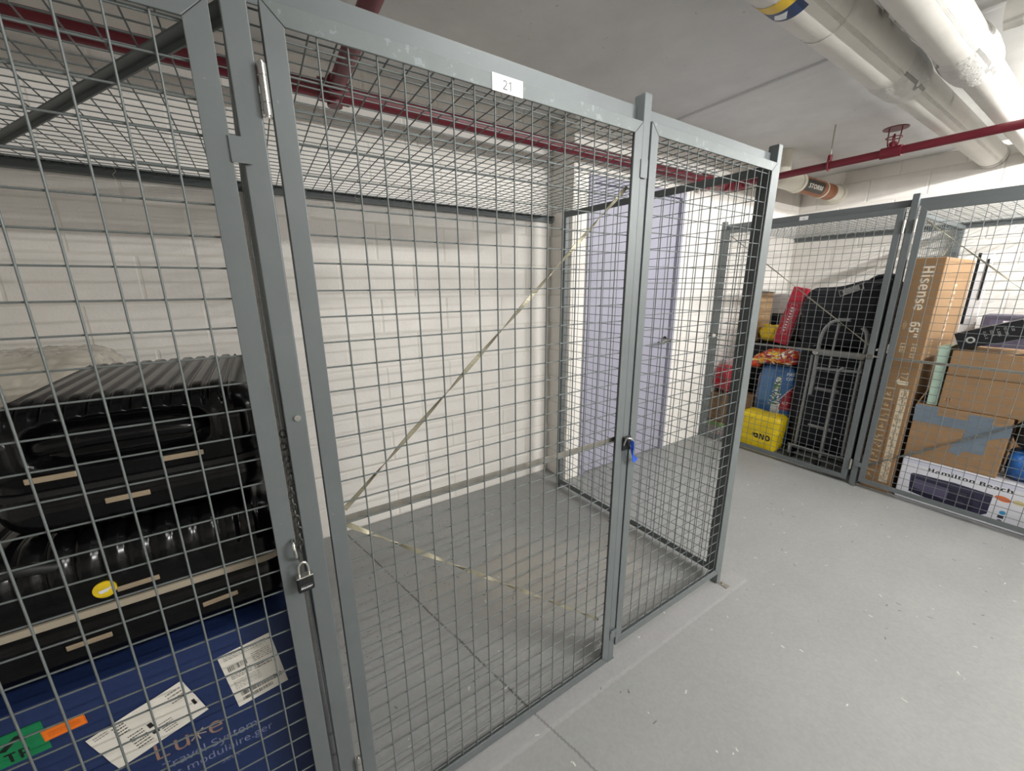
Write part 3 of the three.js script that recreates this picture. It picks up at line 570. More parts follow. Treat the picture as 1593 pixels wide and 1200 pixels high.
{
  const w = 0.412, h = 0.245, d = 0.50, cx = -0.371;
  const t = suitcase('hard_suitcase', 'glossy black ribbed suitcase on top of the stack, carry handle facing out', [cx, 1.134, -0.35], w, h, d, 0.0285, { zip: -0.028, zipH: 0.010, zipMat: M.shellMatte, mat: M.shell, ribLow: 0.06, recess: [-0.012, 0.052, 0.128, 0.042], plates: [[-0.112, 0.000], [0.064, -0.002], [-0.026, -0.062]] });
  const hz = d / 2;
  const ch = obj('carry_handle', [tube([V(-0.118, 0.054, hz - 0.02), V(-0.108, 0.056, hz + 0.004), V(-0.078, 0.060, hz + 0.012), V(-0.012, 0.063, hz + 0.016), V(0.054, 0.060, hz + 0.012), V(0.084, 0.056, hz + 0.004), V(0.094, 0.054, hz - 0.02)], 0.0135, 14, 50)], M.shell, t);
  obj('handle_grip', [body(0.11, 0.024, 0.026, 0.011, 16, 6, 6).translate(-0.012, 0.063, hz + 0.0165)], M.shell, ch);
  for (const x of [-0.172, 0.148]) obj('corner_guard', [body(0.058, 0.066, 0.034, 0.016, 12, 14, 8).translate(x, 0.045, hz - 0.012)], M.shell, t);
  obj('combination_lock', [rbx(0.203, 0.035, hz - 0.10, 0.02, 0.05, 0.05, 0.005)], M.blackPlastic, t);
  for (const z of [-0.16, 0.12]) obj('wheel', [rod(V(-0.213, -0.07, z), V(-0.20, -0.07, z), 0.03, 18)], M.rubber, t);
}
{
  const w = 0.75, h = 0.272, d = 0.53;
  const t = suitcase('hard_suitcase', 'lower black ribbed suitcase with a beige zip and a round yellow sticker', [SX - 0.005, 0.8625, -0.365], w, h, d, 0.036, { zip: -0.005, zipH: 0.014, zipMat: M.zipTape, mat: M.shell, frontRibs: true, ribLow: 0.050, plates: [[0.115, 0.028, 0.02], [0.23, -0.066, 0.05], [0.03, -0.062, 0.0]], plateOut: 0.0015 });
  const stk = obj('sticker', [rod(V(0.069, 0.036, d / 2 - 0.004), V(0.069, 0.036, d / 2 + 0.0035), 0.0165, 28)], std({ color: 0xe2c21f, roughness: 0.5 }), t);
  obj('sticker_print', [rbx(0, 0, 0, 0.022, 0.004, 0.0006, 0.0003, 1).rotateZ(0.25).translate(0.071, 0.036, d / 2 + 0.0038), rbx(0, 0, 0, 0.012, 0.003, 0.0006, 0.0003, 1).rotateZ(0.25).translate(0.068, 0.032, d / 2 + 0.0038)], M.whiteCard, stk);
  obj('side_handle', [tube([V(-0.09, 0.10, d / 2 - 0.03), V(-0.08, 0.112, d / 2), V(-0.02, 0.118, d / 2 + 0.006), V(0.02, 0.10, d / 2 - 0.01)], 0.010, 10, 24)], M.rubber, t);
}
{ // blue printed carton below
  const X0 = -0.93, X1 = -0.176, T = 0.722, Z0 = -0.62, Z1 = -0.082;
  const t = thing('blue_carton', 'dark blue printed carton under the suitcases with shipping labels', 'box');
  const body0 = obj('body', [rspan(X0, X1, 0.001, T, Z0, Z1, 0.004)], M.blueBox, t);
  const W = X1 - X0, H = 0.34;
  printed('front_print', 0.40, 0.19, (c, w, h) => {
    c.fillStyle = '#1b2e5a'; c.fillRect(0, 0, w, h);
    const X = x => (x + 0.58) / 0.40 * w, Y = y => (0.53 - y) / 0.19 * h;
    c.fillStyle = '#9a7a6a'; c.font = `${h * 0.30}px sans-serif`; c.textBaseline = 'alphabetic';
    c.fillText('L', X(-0.462), Y(0.478)); c.fillText('u', X(-0.430), Y(0.478)); c.fillText('e', X(-0.370), Y(0.478));
    c.strokeStyle = '#b39a86'; c.lineWidth = h * 0.014; for (let k = 0; k < 6; k++) { const a = k * 1.047 + 0.3; c.beginPath(); c.moveTo(X(-0.387) + 2 * Math.cos(a), Y(0.497) + 2 * Math.sin(a)); c.lineTo(X(-0.387) + h * 0.085 * Math.cos(a), Y(0.497) + h * 0.085 * Math.sin(a)); c.stroke(); }
    c.fillStyle = '#7d84a0'; c.font = `${h * 0.145}px sans-serif`; c.fillText('Travel System', X(-0.452), Y(0.443)); c.font = `${h * 0.135}px sans-serif`; c.fillText('et modulaire.ger', X(-0.447), Y(0.413));
    c.font = `${h * 0.10}px sans-serif`; c.fillStyle = '#6d6f8c'; c.fillText('seat', X(-0.36), Y(0.385));
  }, 384, body0, -0.38, 0.435, Z1 + 0.0003);
  const paper = (c, w, h) => { c.fillStyle = '#e6e2d8'; c.fillRect(0, 0, w, h); };
  const bars = (c, x, y, w, h) => { seed0 = 5 + Math.round(x); let u = x; while (u < x + w) { const k = 1 + Math.floor(rnd() * 3); c.fillRect(u, y, k, h); u += k + 1 + Math.floor(rnd() * 3); } };
  const lines = (c, x, y, w, n, dy, s) => { seed0 = s; for (let i = 0; i < n; i++) { let u = x; while (u < x + w) { const k = 3 + rnd() * 14; c.fillRect(u, y + i * dy, Math.min(k, x + w - u), dy * 0.38); u += k + 3; } } };
  printed('address_label', 0.10, 0.152, (c, w, h) => { paper(c, w, h); c.fillStyle = '#8a8680'; lines(c, w * 0.08, h * 0.05, w * 0.8, 3, h * 0.03, 3); c.fillStyle = '#45423e'; bars(c, w * 0.08, h * 0.24, w * 0.36, h * 0.09); c.fillStyle = '#6c6862'; lines(c, w * 0.55, h * 0.2, w * 0.36, 5, h * 0.035, 9); lines(c, w * 0.08, h * 0.38, w * 0.4, 4, h * 0.03, 4); c.fillStyle = '#333'; lines(c, w * 0.52, h * 0.44, w * 0.34, 2, h * 0.04, 6); c.fillStyle = '#99958e'; lines(c, w * 0.08, h * 0.53, w * 0.5, 6, h * 0.028, 8); c.fillStyle = '#35322f'; bars(c, w * 0.12, h * 0.76, w * 0.8, h * 0.08); bars(c, w * 0.12, h * 0.87, w * 0.6, h * 0.06); }, 320, body0, -0.267, 0.598, Z1 + 0.0006, 0.12);
  { // creased packing slip: a sheet with a few real folds
    const g = new THREE.PlaneGeometry(0.158, 0.104, 24, 8), p = g.attributes.position; for (let i = 0; i < p.count; i++) p.setZ(i, 0.0015 + 0.002 * Math.abs(noise.noise(p.getX(i) * 22, p.getY(i) * 30, 3)) + 0.0012 * Math.abs(Math.sin(p.getY(i) * 60)));
    g.computeVertexNormals();
    const tex = canvasTex(480, 316, (c, w, h) => { paper(c, w, h); c.fillStyle = '#7a766f'; lines(c, w * 0.05, h * 0.06, w * 0.14, 2, h * 0.05, 2); lines(c, w * 0.78, h * 0.1, w * 0.16, 4, h * 0.08, 7); c.fillStyle = '#4a4742'; lines(c, w * 0.22, h * 0.10, w * 0.12, 4, h * 0.07, 12); lines(c, w * 0.26, h * 0.46, w * 0.16, 6, h * 0.07, 14); c.fillStyle = '#1c1b1a'; c.fillRect(w * 0.46, h * 0.46, w * 0.05, h * 0.12); c.fillRect(w * 0.45, h * 0.66, w * 0.07, h * 0.09); c.fillRect(w * 0.93, h * 0.55, w * 0.035, h * 0.14); c.fillStyle = '#6a665f'; lines(c, w * 0.54, h * 0.62, w * 0.14, 5, h * 0.06, 21); });
    const o = obj('packing_slip', [g], std({ map: tex, roughness: 0.7, side: THREE.DoubleSide }), body0, true); o.position.set(-0.449, 0.577, Z1 + 0.0002); o.rotation.z = 0.29;
  }
  printed('green_label', 0.13, 0.066, (c, w, h) => { c.fillStyle = '#0d7a4a'; c.fillRect(0, 0, w, h); c.fillStyle = '#0a1a14'; c.font = `bold ${h * 0.42}px sans-serif`; c.fillText('TP', w * 0.58, h * 0.92); c.beginPath(); c.moveTo(w * 0.55, h * 0.48); c.lineTo(w * 0.74, h * 0.16); c.lineTo(w * 0.80, h * 0.16); c.lineTo(w * 0.82, h * 0.40); c.lineTo(w * 0.74, h * 0.30); c.lineTo(w * 0.62, h * 0.52); c.fill(); }, 160, body0, -0.646, 0.652, Z1 + 0.0006, 0.03);
  printed('orange_label', 0.056, 0.024, (c, w, h) => { c.fillStyle = '#f07a1c'; c.fillRect(0, 0, w, h); c.strokeStyle = '#c9560c'; c.lineWidth = 3; c.strokeRect(4, 4, w - 8, h - 8); c.fillStyle = '#c9560c'; lines(c, w * 0.12, h * 0.32, w * 0.76, 3, h * 0.16, 33); }, 96, body0, -0.558, 0.652, Z1 + 0.0007, 0.06);
}
{ // cushion wrapped in clear plastic, behind the suitcases
  const t = thing('wrapped_cushion', 'beige cushion wrapped in crinkled clear plastic behind the suitcases', 'cushion', [-0.98, 0.812, -1.20]);
  const g = body(0.72, 0.84, 0.40, 0.10, 60, 60, 30, (v, n) => 0.012 * noise.noise(v.x * 9, v.y * 9, v.z * 9) + 0.012 * Math.abs(noise.noise(v.x * 34, v.y * 26, v.z * 34 + 4)) + 0.007 * Math.abs(noise.noise(v.x * 80, v.y * 60, v.z * 80)));
  obj('plastic_cover', [g], M.plasticWrap, t);
  obj('tape_strip', [body(0.03, 0.30, 0.006, 0.003, 2, 20, 2).translate(0.26, 0.2, 0.212)], M.plasticWrap, t);
  const s = thing('storage_box', 'brown carton under the plastic-wrapped cushion', 'box', [-0.98, 0.002, -1.20]);
  obj('body', [rspan(-0.36, 0.36, 0, 0.372, -0.2, 0.2, 0.004)], M.cardDark, s);
  obj('tape', [span(-0.03, 0.03, 0.372, 0.3728, -0.2, 0.2)], M.tape, s);
}

// ------------------------------------------------------------------ things in locker 1 (local x = world z, local z faces the aisle)
const F = -Math.PI / 2;
const at = (x, y, z) => [x, y, z];
const crumple = (a, f, s) => (v, n) => a * noise.noise(v.x * f + s, v.y * f, v.z * f) + a * 0.5 * Math.abs(noise.noise(v.x * f * 3, v.y * f * 2.4 + s, v.z * f * 3));
{ // yellow shopping bag with black print
  const t = thing('shopping_bag', 'yellow shopping bag with bold black NO print at the front of locker 1', 'bag', at(3.565, 0.172, -0.756), F);
  const w = 0.32, h = 0.335, d = 0.20;
  const g = body(w, h, d, 0.05, 44, 44, 24, (v, n) => { v.x *= 1 + 0.10 * sm(-0.1, 0.15, v.y) * (v.x > 0 ? 1.3 : 0.3); return 0.010 * noise.noise(v.x * 9, v.y * 10, 2) + 0.006 * Math.abs(noise.noise(v.x * 26, v.y * 18, v.z * 20)); });
  const tex = canvasTex(512, 512, (c, W, H) => { c.fillStyle = '#ecce16'; c.fillRect(0, 0, W, H); c.fillStyle = '#141414'; c.font = `900 ${H * 0.2}px sans-serif`; c.textBaseline = 'alphabetic'; c.fillText('NO', W * 0.585, H * 0.67); c.beginPath(); c.moveTo(W * 0.43, H * 0.535); c.lineTo(W * 0.575, H * 0.535); c.lineTo(W * 0.575, H * 0.66); c.lineTo(W * 0.50, H * 0.66); c.lineTo(W * 0.43, H * 0.60); c.fill(); c.fillStyle = '#ecce16'; c.beginPath(); c.arc(W * 0.512, H * 0.597, W * 0.028, 0, 7); c.fill(); });
  obj('bag', [g], std({ map: tex, roughness: 0.4 }), t, true);
  obj('fold', [body(0.30, 0.022, 0.014, 0.006, 24, 4, 3, crumple(0.004, 20, 1)).translate(0.005, h / 2 - 0.014, d / 2 - 0.03)], M.yellowBag, t);
}
{ // blue printed sack
  const t = thing('printed_sack', 'blue sack printed with a fir tree standing behind the yellow bag', 'sack', at(3.77, 0.373, -0.768), F);
  const tex = canvasTex(256, 640, (c, w, h) => {
    c.fillStyle = '#3f6ea6'; c.fillRect(0, 0, w, h); c.fillStyle = '#5a86b6'; c.fillRect(w * 0.1, h * 0.05, w * 0.35, h * 0.4);
    c.fillStyle = '#e8ecec'; for (let i = 0; i < 22; i++) c.fillRect(0, h * (0.12 + i * 0.022), w * 0.09, h * 0.011);
    seed0 = 19; for (let i = 0; i < 170; i++) { const y = rnd(), x = (rnd() - 0.5) * (0.08 + 0.28 * y); c.fillStyle = rnd() > 0.45 ? '#4c7a42' : '#eef0e6'; c.beginPath(); c.ellipse(w * (0.62 + x), h * (0.12 + 0.36 * y), w * 0.03, h * 0.006, 0.3, 0, 7); c.fill(); }
    c.fillStyle = '#dfe6ee'; c.fillRect(w * 0.52, h * 0.47, w * 0.24, h * 0.12); c.fillStyle = '#a02a3a'; c.beginPath(); c.moveTo(w * 0.74, h * 0.52); c.quadraticCurveTo(w * 0.76, h * 0.32, w, h * 0.24); c.lineTo(w, h * 0.52); c.fill();
    c.strokeStyle = '#f0e6e6'; c.lineWidth = 5; c.beginPath(); c.moveTo(w * 0.62, h * 0.43); c.quadraticCurveTo(w * 0.74, h * 0.40, w * 0.99, h * 0.23); c.stroke();
    c.fillStyle = '#e8d6da'; c.font = `bold ${h * 0.05}px sans-serif`; c.fillText('G7', w * 0.8, h * 0.45); c.fillStyle = '#dfe8f2'; c.font = `bold ${h * 0.045}px sans-serif`; c.fillText('PRE', w * 0.78, h * 0.10); c.fillText('CH', w * 0.80, h * 0.15);
  });
  obj('sack', [body(0.30, 0.74, 0.16, 0.045, 30, 50, 14, (v, n) => { const k = sm(0.22, 0.37, v.y); v.x *= 1 - 0.14 * k; v.z *= 1 - 0.5 * k; return 0.008 * noise.noise(v.x * 9, v.y * 9, 5) + 0.003 * Math.abs(noise.noise(v.x * 30, v.y * 22, 1)); })], std({ map: tex, roughness: 0.45 }), t, true);
}
{
  const t = thing('snack_bag', 'crumpled orange, red and yellow foil bag on top of the blue sack', 'bag', at(3.755, 0.825, -0.805), F);
  const cols = ['#d8452a', '#eeb422', '#f3d860', '#f2eee2', '#8a2a50', '#c83018'];
  const tex = canvasTex(256, 128, (c, w, h) => { c.fillStyle = '#d8532a'; c.fillRect(0, 0, w, h); seed0 = 27; for (let i = 0; i < 130; i++) { c.fillStyle = cols[Math.floor(rnd() * cols.length)]; c.beginPath(); const x = rnd() * w, y = rnd() * h; c.ellipse(x, y, 6 + rnd() * 22, 3 + rnd() * 7, rnd() * 3 - 1.5, 0, 7); c.fill(); } });
  obj('foil', [body(0.36, 0.11, 0.22, 0.045, 40, 18, 24, (v, n) => { v.y += -0.07 * sm(0.04, 0.17, -v.x) + 0.02 * noise.noise(v.x * 10, 1, v.z * 10); return crumple(0.016, 14, 7)(v, n); })], std({ map: tex, roughness: 0.3, metalness: 0.1 }), t, true);
}
{ // left column: printed carton, brown carton, red bag
  const a = thing('printed_carton', 'low carton printed white, red and green at the bottom left of locker 1', 'box', at(3.62, 0.076, -1.09), F);
  const tex = canvasTex(256, 128, (c, w, h) => { c.fillStyle = '#a89a96'; c.fillRect(0, 0, w, h); c.fillStyle = '#7fa05a'; c.fillRect(0, 0, w, h * 0.32); c.fillStyle = '#8a3034'; c.fillRect(0, h * 0.84, w, h * 0.16); c.fillStyle = '#d6ccc8'; seed0 = 61; for (let i = 0; i < 46; i++) c.fillRect(w * rnd(), h * (0.36 + 0.44 * rnd()), 3 + rnd() * 10, 4 + rnd() * 12); });
  obj('body', [new RoundedBoxGeometry(0.27, 0.15, 0.24, 2, 0.004)], std({ map: tex, roughness: 0.6 }), a, true);
  const b = thing('brown_carton', 'brown cardboard carton below the red plastic bag in locker 1', 'box', at(3.66, 0.152, -1.087), F);
  obj('body', [rspan(-0.16, 0.16, 0, 0.275, -0.14, 0.14, 0.004)], M.cardDark, b); obj('flap', [rspan(-0.16, 0.16, 0.272, 0.279, -0.14, 0.0, 0.002)], M.card, b);
  const c = thing('plastic_bag', 'shiny red plastic bag with a knotted white top in locker 1', 'bag', at(3.63, 0.578, -1.115), F);
  obj('bag', [body(0.26, 0.25, 0.24, 0.085, 30, 30, 26, crumple(0.022, 11, 3))], M.redBag, c);
  obj('knot', [body(0.16, 0.07, 0.10, 0.03, 16, 10, 12, crumple(0.022, 22, 9)).translate(0.03, 0.14, 0)], std({ map: tint(224, 190, 194, 0.16, 4), roughness: 0.35 }), c);
}
{ // back of locker 1
  const a = thing('fabric_chest', 'tall black fabric chest at the back left of locker 1', 'chest', at(4.19, 0, -1.0), F);
  obj('body', [body(0.42, 0.90, 0.62, 0.03, 10, 16, 10, crumple(0.006, 6, 2)).translate(0, 0.452, 0)], M.blackCloth, a);
  const e = thing('black_case', 'small black case under the white flat box in locker 1', 'case', at(4.42, 0.912, -0.97), F);
  obj('body', [rspan(-0.20, 0.20, 0, 0.255, -0.16, 0.16, 0.012)], M.blackCloth, e); obj('strap', [rspan(-0.075, -0.02, 0.0, 0.250, 0.160, 0.166, 0.002)], M.greyPlastic, e);
  const w = thing('white_flat_box', 'white flat box lying on the black case at the back of locker 1', 'box', at(4.42, 1.17, -0.93), F);
  obj('body', [rspan(-0.21, 0.26, 0, 0.19, -0.17, 0.17, 0.004)], M.whiteCard, w); obj('lid_edge', [rspan(-0.212, 0.262, 0.15, 0.194, -0.172, 0.172, 0.003)], M.whiteCard, w);
  const c = thing('open_carton', 'tall tan carton with a dark open top at the left wall of locker 1', 'box', at(4.04, 0.912, -1.168), F);
  const g = [rspan(-0.07, -0.065, 0, 0.465, -0.14, 0.14, 0.001), rspan(0.065, 0.07, 0, 0.465, -0.14, 0.14, 0.001), rspan(-0.065, 0.065, 0, 0.465, 0.135, 0.14, 0.001), rspan(-0.065, 0.065, 0, 0.465, -0.14, -0.135, 0.001), rspan(-0.065, 0.065, 0, 0.006, -0.135, 0.135, 0.001)];
  obj('body', g, M.cardLight, c); const fl = obj('flap', [rspan(0, 0.11, 0, 0.004, -0.135, 0.135, 0.001)], M.blackPlastic, c); fl.position.set(-0.02, 0.478, 0); fl.rotation.z = -0.12;
  const y = thing('yellow_pouch', 'crumpled yellow plastic bag lying on the black fabric chest', 'bag', at(4.02, 0.997, -0.962), F);
  obj('bag', [body(0.25, 0.15, 0.15, 0.055, 34, 14, 20, crumple(0.018, 16, 5))], M.yellowBag, y);
  const r = thing('red_carton', 'slim red carton with white lettering leaning against the duffel bag', 'box', at(3.925, 0.912, -0.80), F);
  const tex = canvasTex(160, 512, (q, W, H) => { q.fillStyle = '#b81f38'; q.fillRect(0, 0, W, H); q.fillStyle = '#cf2740'; q.fillRect(0, 0, W, H * 0.22); q.save(); q.translate(W * 0.5, H * 0.55); q.rotate(-Math.PI / 2); q.strokeStyle = '#e6c8cc'; q.lineWidth = 3; q.strokeRect(-H * 0.26, -W * 0.20, H * 0.52, W * 0.42); q.fillStyle = '#f0dcdf'; seed0 = 15; for (let i = 0; i < 9; i++) q.fillRect(-H * 0.22 + i * H * 0.05, -W * 0.14 + rnd() * 6, H * 0.03, W * 0.17); for (let i = 0; i < 14; i++) q.fillRect(-H * 0.2 + i * H * 0.03, W * 0.09, H * 0.018, W * 0.06); q.restore(); });
  const rb = obj('body', [new RoundedBoxGeometry(0.115, 0.51, 0.055, 2, 0.004)], std({ map: tex, roughness: 0.45 }), r, true); rb.position.set(0, 0.262, 0.03); rb.rotation.z = -0.20;
  const bl = thing('blue_bag', 'small bright blue plastic bag behind the blue sack', 'bag', at(3.95, 0.70, -0.69), F);
  obj('bag', [body(0.15, 0.36, 0.12, 0.045, 16, 30, 14, crumple(0.012, 12, 6))], M.blueBag, bl);
  const st = thing('dark_carton', 'dark carton standing under the small blue bag in locker 1', 'box', at(3.93, 0, -0.69), F);
  obj('body', [rspan(-0.07, 0.07, 0, 0.515, -0.06, 0.06, 0.004)], M.blackPlastic, st);
}
{ // black suitcase, duffel
  const s = thing('fabric_suitcase', 'large black fabric suitcase standing behind the hand cart', 'suitcase', at(3.84, 0, -0.355), F);
  obj('body', [body(0.50, 0.88, 0.34, 0.05, 20, 30, 14, crumple(0.006, 6, 4)).translate(0, 0.495, 0)], M.blackCloth, s);
  obj('front_pocket', [body(0.42, 0.50, 0.05, 0.022, 16, 18, 4, crumple(0.004, 8, 1)).translate(0, 0.36, 0.175)], M.navyCloth, s);
  for (const y of [0.30, 0.62]) obj('handle', [tube([V(-0.075, y, 0.195), V(-0.06, y + 0.004, 0.212), V(0.06, y + 0.004, 0.212), V(0.075, y, 0.195)], 0.011, 10, 20)], M.greyPlastic, s);
  for (const x of [-0.2, 0.2]) obj('wheel', [rod(V(x - 0.015, 0.03, 0.13), V(x + 0.015, 0.03, 0.13), 0.03, 18), rspan(x - 0.022, x + 0.022, 0.03, 0.075, 0.10, 0.165, 0.008)], M.rubber, s);
  for (const [x, y] of [[-0.15, 0.25], [0.12, 0.24], [0.17, 0.57], [-0.13, 0.12], [0.06, 0.11]]) obj('rivet', [rod(V(x, y, 0.196), V(x, y, 0.205), 0.006, 8)], M.chrome, s);
  const d = thing('duffel_bag', 'bulky charcoal duffel bag with a grey flight tag on the black suitcase', 'bag', at(3.90, 0.945, -0.385), F);
  obj('body', [body(0.55, 0.50, 0.46, 0.09, 40, 36, 26, (v, n) => { const u = (v.x + 0.29) / 0.58, k = sm(0, 0.25, v.y); v.y += k * (0.07 * sm(0.3, 0.85, u) - 0.03); v.z *= 1 - 0.3 * k; return 0.016 * noise.noise(v.x * 6, v.y * 6, v.z * 6) + 0.006 * noise.noise(v.x * 18, v.y * 18, v.z * 18); }).translate(0, 0.262, 0)], M.blackCloth, d);
  obj('zip_flap', [body(0.50, 0.03, 0.03, 0.012, 40, 5, 5, (v) => { v.y += 0.05 * sm(-0.1, 0.2, v.x); v.z += -0.02 * Math.cos(v.x * 8); return 0.003 * noise.noise(v.x * 20, 0, 1); }).translate(0.02, 0.42, 0.165)], M.navyCloth, d);
  obj('grab_handle', [tube([V(0.10, 0.51, 0.10), V(0.16, 0.555, 0.11), V(0.24, 0.56, 0.10), V(0.27, 0.50, 0.09)], 0.016, 8, 24)], M.navyCloth, d);
  const [pg, pm] = plate(0.15, 0.048, (c, w, h) => { c.fillStyle = '#9b9b99'; c.fillRect(0, 0, w, h); c.fillStyle = '#2b2b2b'; c.fillRect(w * 0.02, h * 0.1, w * 0.14, h * 0.8); c.fillRect(w * 0.84, h * 0.1, w * 0.12, h * 0.8); seed0 = 4; for (let i = 0; i < 40; i++) c.fillRect(w * (0.2 + rnd() * 0.6), h * rnd(), 5, 3); }, 64);
  const tg = obj('flight_tag', [pg], pm, d, true); tg.position.set(0.035, 0.462, 0.185); tg.rotation.set(-0.2, 0, 0.42);
  obj('badge', [rbx(-0.235, 0.40, 0.165, 0.03, 0.018, 0.02, 0.003)], std({ color: 0x9c8a78, roughness: 0.5 }), d);
}
{ // folding hand cart
  const t = thing('hand_cart', 'grey folding hand cart standing at the front of locker 1', 'cart', at(3.56, 0, 0), F);
  const T = (pts, r = 0.0115) => tube(pts.map(p => V(...p)), r, 10, 40);
  obj('handle', [T([[-0.435, 0.93, 0], [-0.433, 1.02, 0], [-0.42, 1.10, 0], [-0.385, 1.16, 0.0], [-0.335, 1.185, 0.0], [-0.27, 1.19, 0.0]], 0.0135), T([[-0.15, 0.93, 0.0], [-0.148, 1.02, 0], [-0.16, 1.10, 0], [-0.19, 1.14, 0]], 0.0135)], M.cartTube, t);
  obj('cross_bar', [rspan(-0.45, -0.14, 0.905, 0.955, -0.018, 0.018, 0.012, 3)], M.cartTube, t);
  obj('cross_bar', [T([[-0.43, 0.80, 0], [-0.3, 0.805, 0], [-0.14, 0.815, 0]], 0.013)], M.cartTube, t);
  obj('side_rail', [T([[-0.435, 0.90, 0], [-0.43, 0.75, 0.0], [-0.435, 0.58, 0]], 0.0145)], M.cartTube, t);
  obj('side_rail', [T([[-0.155, 0.90, 0], [-0.155, 0.6, 0.0], [-0.150, 0.12, 0]], 0.0125)], M.cartTube, t);
  obj('side_rail', [T([[-0.47, 0.9, -0.012], [-0.475, 0.5, -0.012], [-0.48, 0.12, -0.012]], 0.011)], M.cartTube, t);
  obj('center_rail', [T([[-0.25, 0.83, 0.004], [-0.275, 0.80, 0.006], [-0.282, 0.74, 0.006], [-0.284, 0.4, 0.004], [-0.288, 0.075, 0.0]], 0.0135)], M.cartTube, t);
  obj('inner_rod', [T([[-0.335, 1.16, -0.014], [-0.345, 0.98, -0.014], [-0.345, 0.78, -0.014]], 0.009)], M.cartTube, t);
  obj('base_bar', [T([[-0.52, 0.125, 0.02], [-0.3, 0.125, 0.02], [-0.13, 0.13, 0.02]], 0.009)], M.cartTube, t);
  for (const x of [-0.44, -0.155]) obj('clamp_knob', [rod(V(x, 0.93, 0.016), V(x, 0.93, 0.034), 0.02, 16), new THREE.SphereGeometry(0.012, 12, 8).translate(x + 0.005, 0.945, 0.036)], M.chrome, t);
  for (const x of [-0.50, -0.115]) { obj('wheel', [rod(V(x - 0.014, 0.062, -0.02), V(x + 0.014, 0.062, -0.02), 0.06, 24)], M.rubber, t); obj('wheel_guard', [T([[x, 0.13, 0.03], [x + 0.004, 0.11, 0.052], [x + 0.006, 0.06, 0.055]], 0.009)], M.cartTube, t); }
  obj('caster', [rod(V(-0.31, 0.022, 0.0), V(-0.28, 0.022, 0.0), 0.021, 16)], M.rubber, t);
  obj('toe_plate', [rspan(-0.47, -0.16, 0.058, 0.064, -0.05, 0.02, 0.002)], M.cartTube, t);
}

// ------------------------------------------------------------------ things in the carton locker
{
  const t = thing('television_carton', 'tall brown television carton standing on end in the far locker', 'box', at(3.455, 0.001, 0.09), F);
  const W = 0.158, H = 1.607, D = 0.80;
  const tvb = obj('body', [rspan(-W / 2, W / 2, 0, H, -D, 0, 0.004)], M.card, t);
  const [g, m] = plate(W - 0.008, H - 0.012, (c, w, h) => {
    c.fillStyle = "#957654"; c.fillRect(0, 0, w, h); for (let i = 0; i < h; i += 3) { c.fillStyle = i % 2 ? 'rgba(120,86,50,.16)' : 'rgba(170,130,88,.10)'; c.fillRect(0, i, w, 1.5); }
    const V_ = (s, y, x, size, bold) => { c.save(); c.translate(x * w, y * h); c.rotate(Math.PI / 2); c.font = `${bold ? 'bold ' : ''}${size * w}px sans-serif`; c.textBaseline = 'middle'; c.fillText(s, 0, 0); c.restore(); };
    c.fillStyle = '#e4d9c6'; V_('Hisense', 0.025, 0.56, 0.50, true); V_('65"', 0.245, 0.56, 0.46, true);
    c.fillStyle = '#cdbb9d'; V_('I-EI I:I', 0.335, 0.70, 0.22, true); V_('=III=', 0.245, 0.24, 0.17); V_('LED', 0.335, 0.34, 0.26, true); V_('17', 0.455, 0.62, 0.34);
    c.fillStyle = '#dccfb6'; c.beginPath(); c.moveTo(w * 0.38, h * 0.50); c.lineTo(w * 0.5, h * 0.485); c.lineTo(w * 0.5, h * 0.495); c.lineTo(w * 0.8, h * 0.495); c.lineTo(w * 0.8, h * 0.513); c.lineTo(w * 0.5, h * 0.513); c.fill();
    c.fillStyle = '#d8cab0'; c.fillRect(w * 0.60, h * 0.53, w * 0.30, h * 0.43); c.fillStyle = '#a98f70'; seed0 = 77; for (let i = 0; i < 120; i++) c.fillRect(w * (0.62 + rnd() * 0.22), h * (0.535 + rnd() * 0.42), 2 + rnd() * 6, 5 + rnd() * 16);
    c.fillStyle = '#c9b491'; for (let i = 0; i < 9; i++) { c.fillRect(w * 0.10, h * (0.53 + i * 0.048), w * 0.34, h * 0.007); seed0 = i + 3; for (let k = 0; k < 6; k++) c.fillRect(w * (0.12 + rnd() * 0.26), h * (0.545 + i * 0.048 + rnd() * 0.02), 3 + rnd() * 9, 4 + rnd() * 9); }
    c.fillStyle = 'rgba(110,62,28,.5)'; c.fillRect(w * 0.48, h * 0.60, w * 0.05, h * 0.3);
  }, 1536, 0.0006, 0.8);
  const p = obj('front_print', [g], m, tvb, true); p.position.set(0, H / 2, 0.0004);
  const [g2, m2] = plate(D - 0.02, H - 0.014, (c, w, h) => { c.fillStyle = "#957654"; c.fillRect(0, 0, w, h); seed0 = 8; for (let i = 0; i < 60; i++) { c.fillStyle = 'rgba(160,128,92,.14)'; c.fillRect(rnd() * w, rnd() * h, 4 + rnd() * 12, 40 + rnd() * 180); } c.save(); c.translate(w * 0.42, h * 0.09); c.rotate(Math.PI / 2); c.fillStyle = 'rgba(240,222,196,.55)'; c.font = `bold ${w * 0.16}px sans-serif`; c.fillText('Hisense', 0, 0); c.restore(); c.save(); c.translate(w * 0.14, h * 0.32); c.rotate(Math.PI / 2); c.fillStyle = 'rgba(240,222,196,.5)'; c.font = `bold ${w * 0.07}px sans-serif`; c.fillText('III-II', 0, 0); c.restore(); }, 1024, 0.0006, 0.75);
  const s = obj('side_print', [g2], m2, tvb, true); s.position.set(W / 2 + 0.0004, H / 2, -D / 2); s.rotation.y = Math.PI / 2;
  obj('top_flap', [rspan(-W / 2, W / 2 - 0.01, H, H + 0.003, -D, -D * 0.55, 0.001).applyMatrix4(new THREE.Matrix4().makeRotationX(0.0))], M.card, t);
}
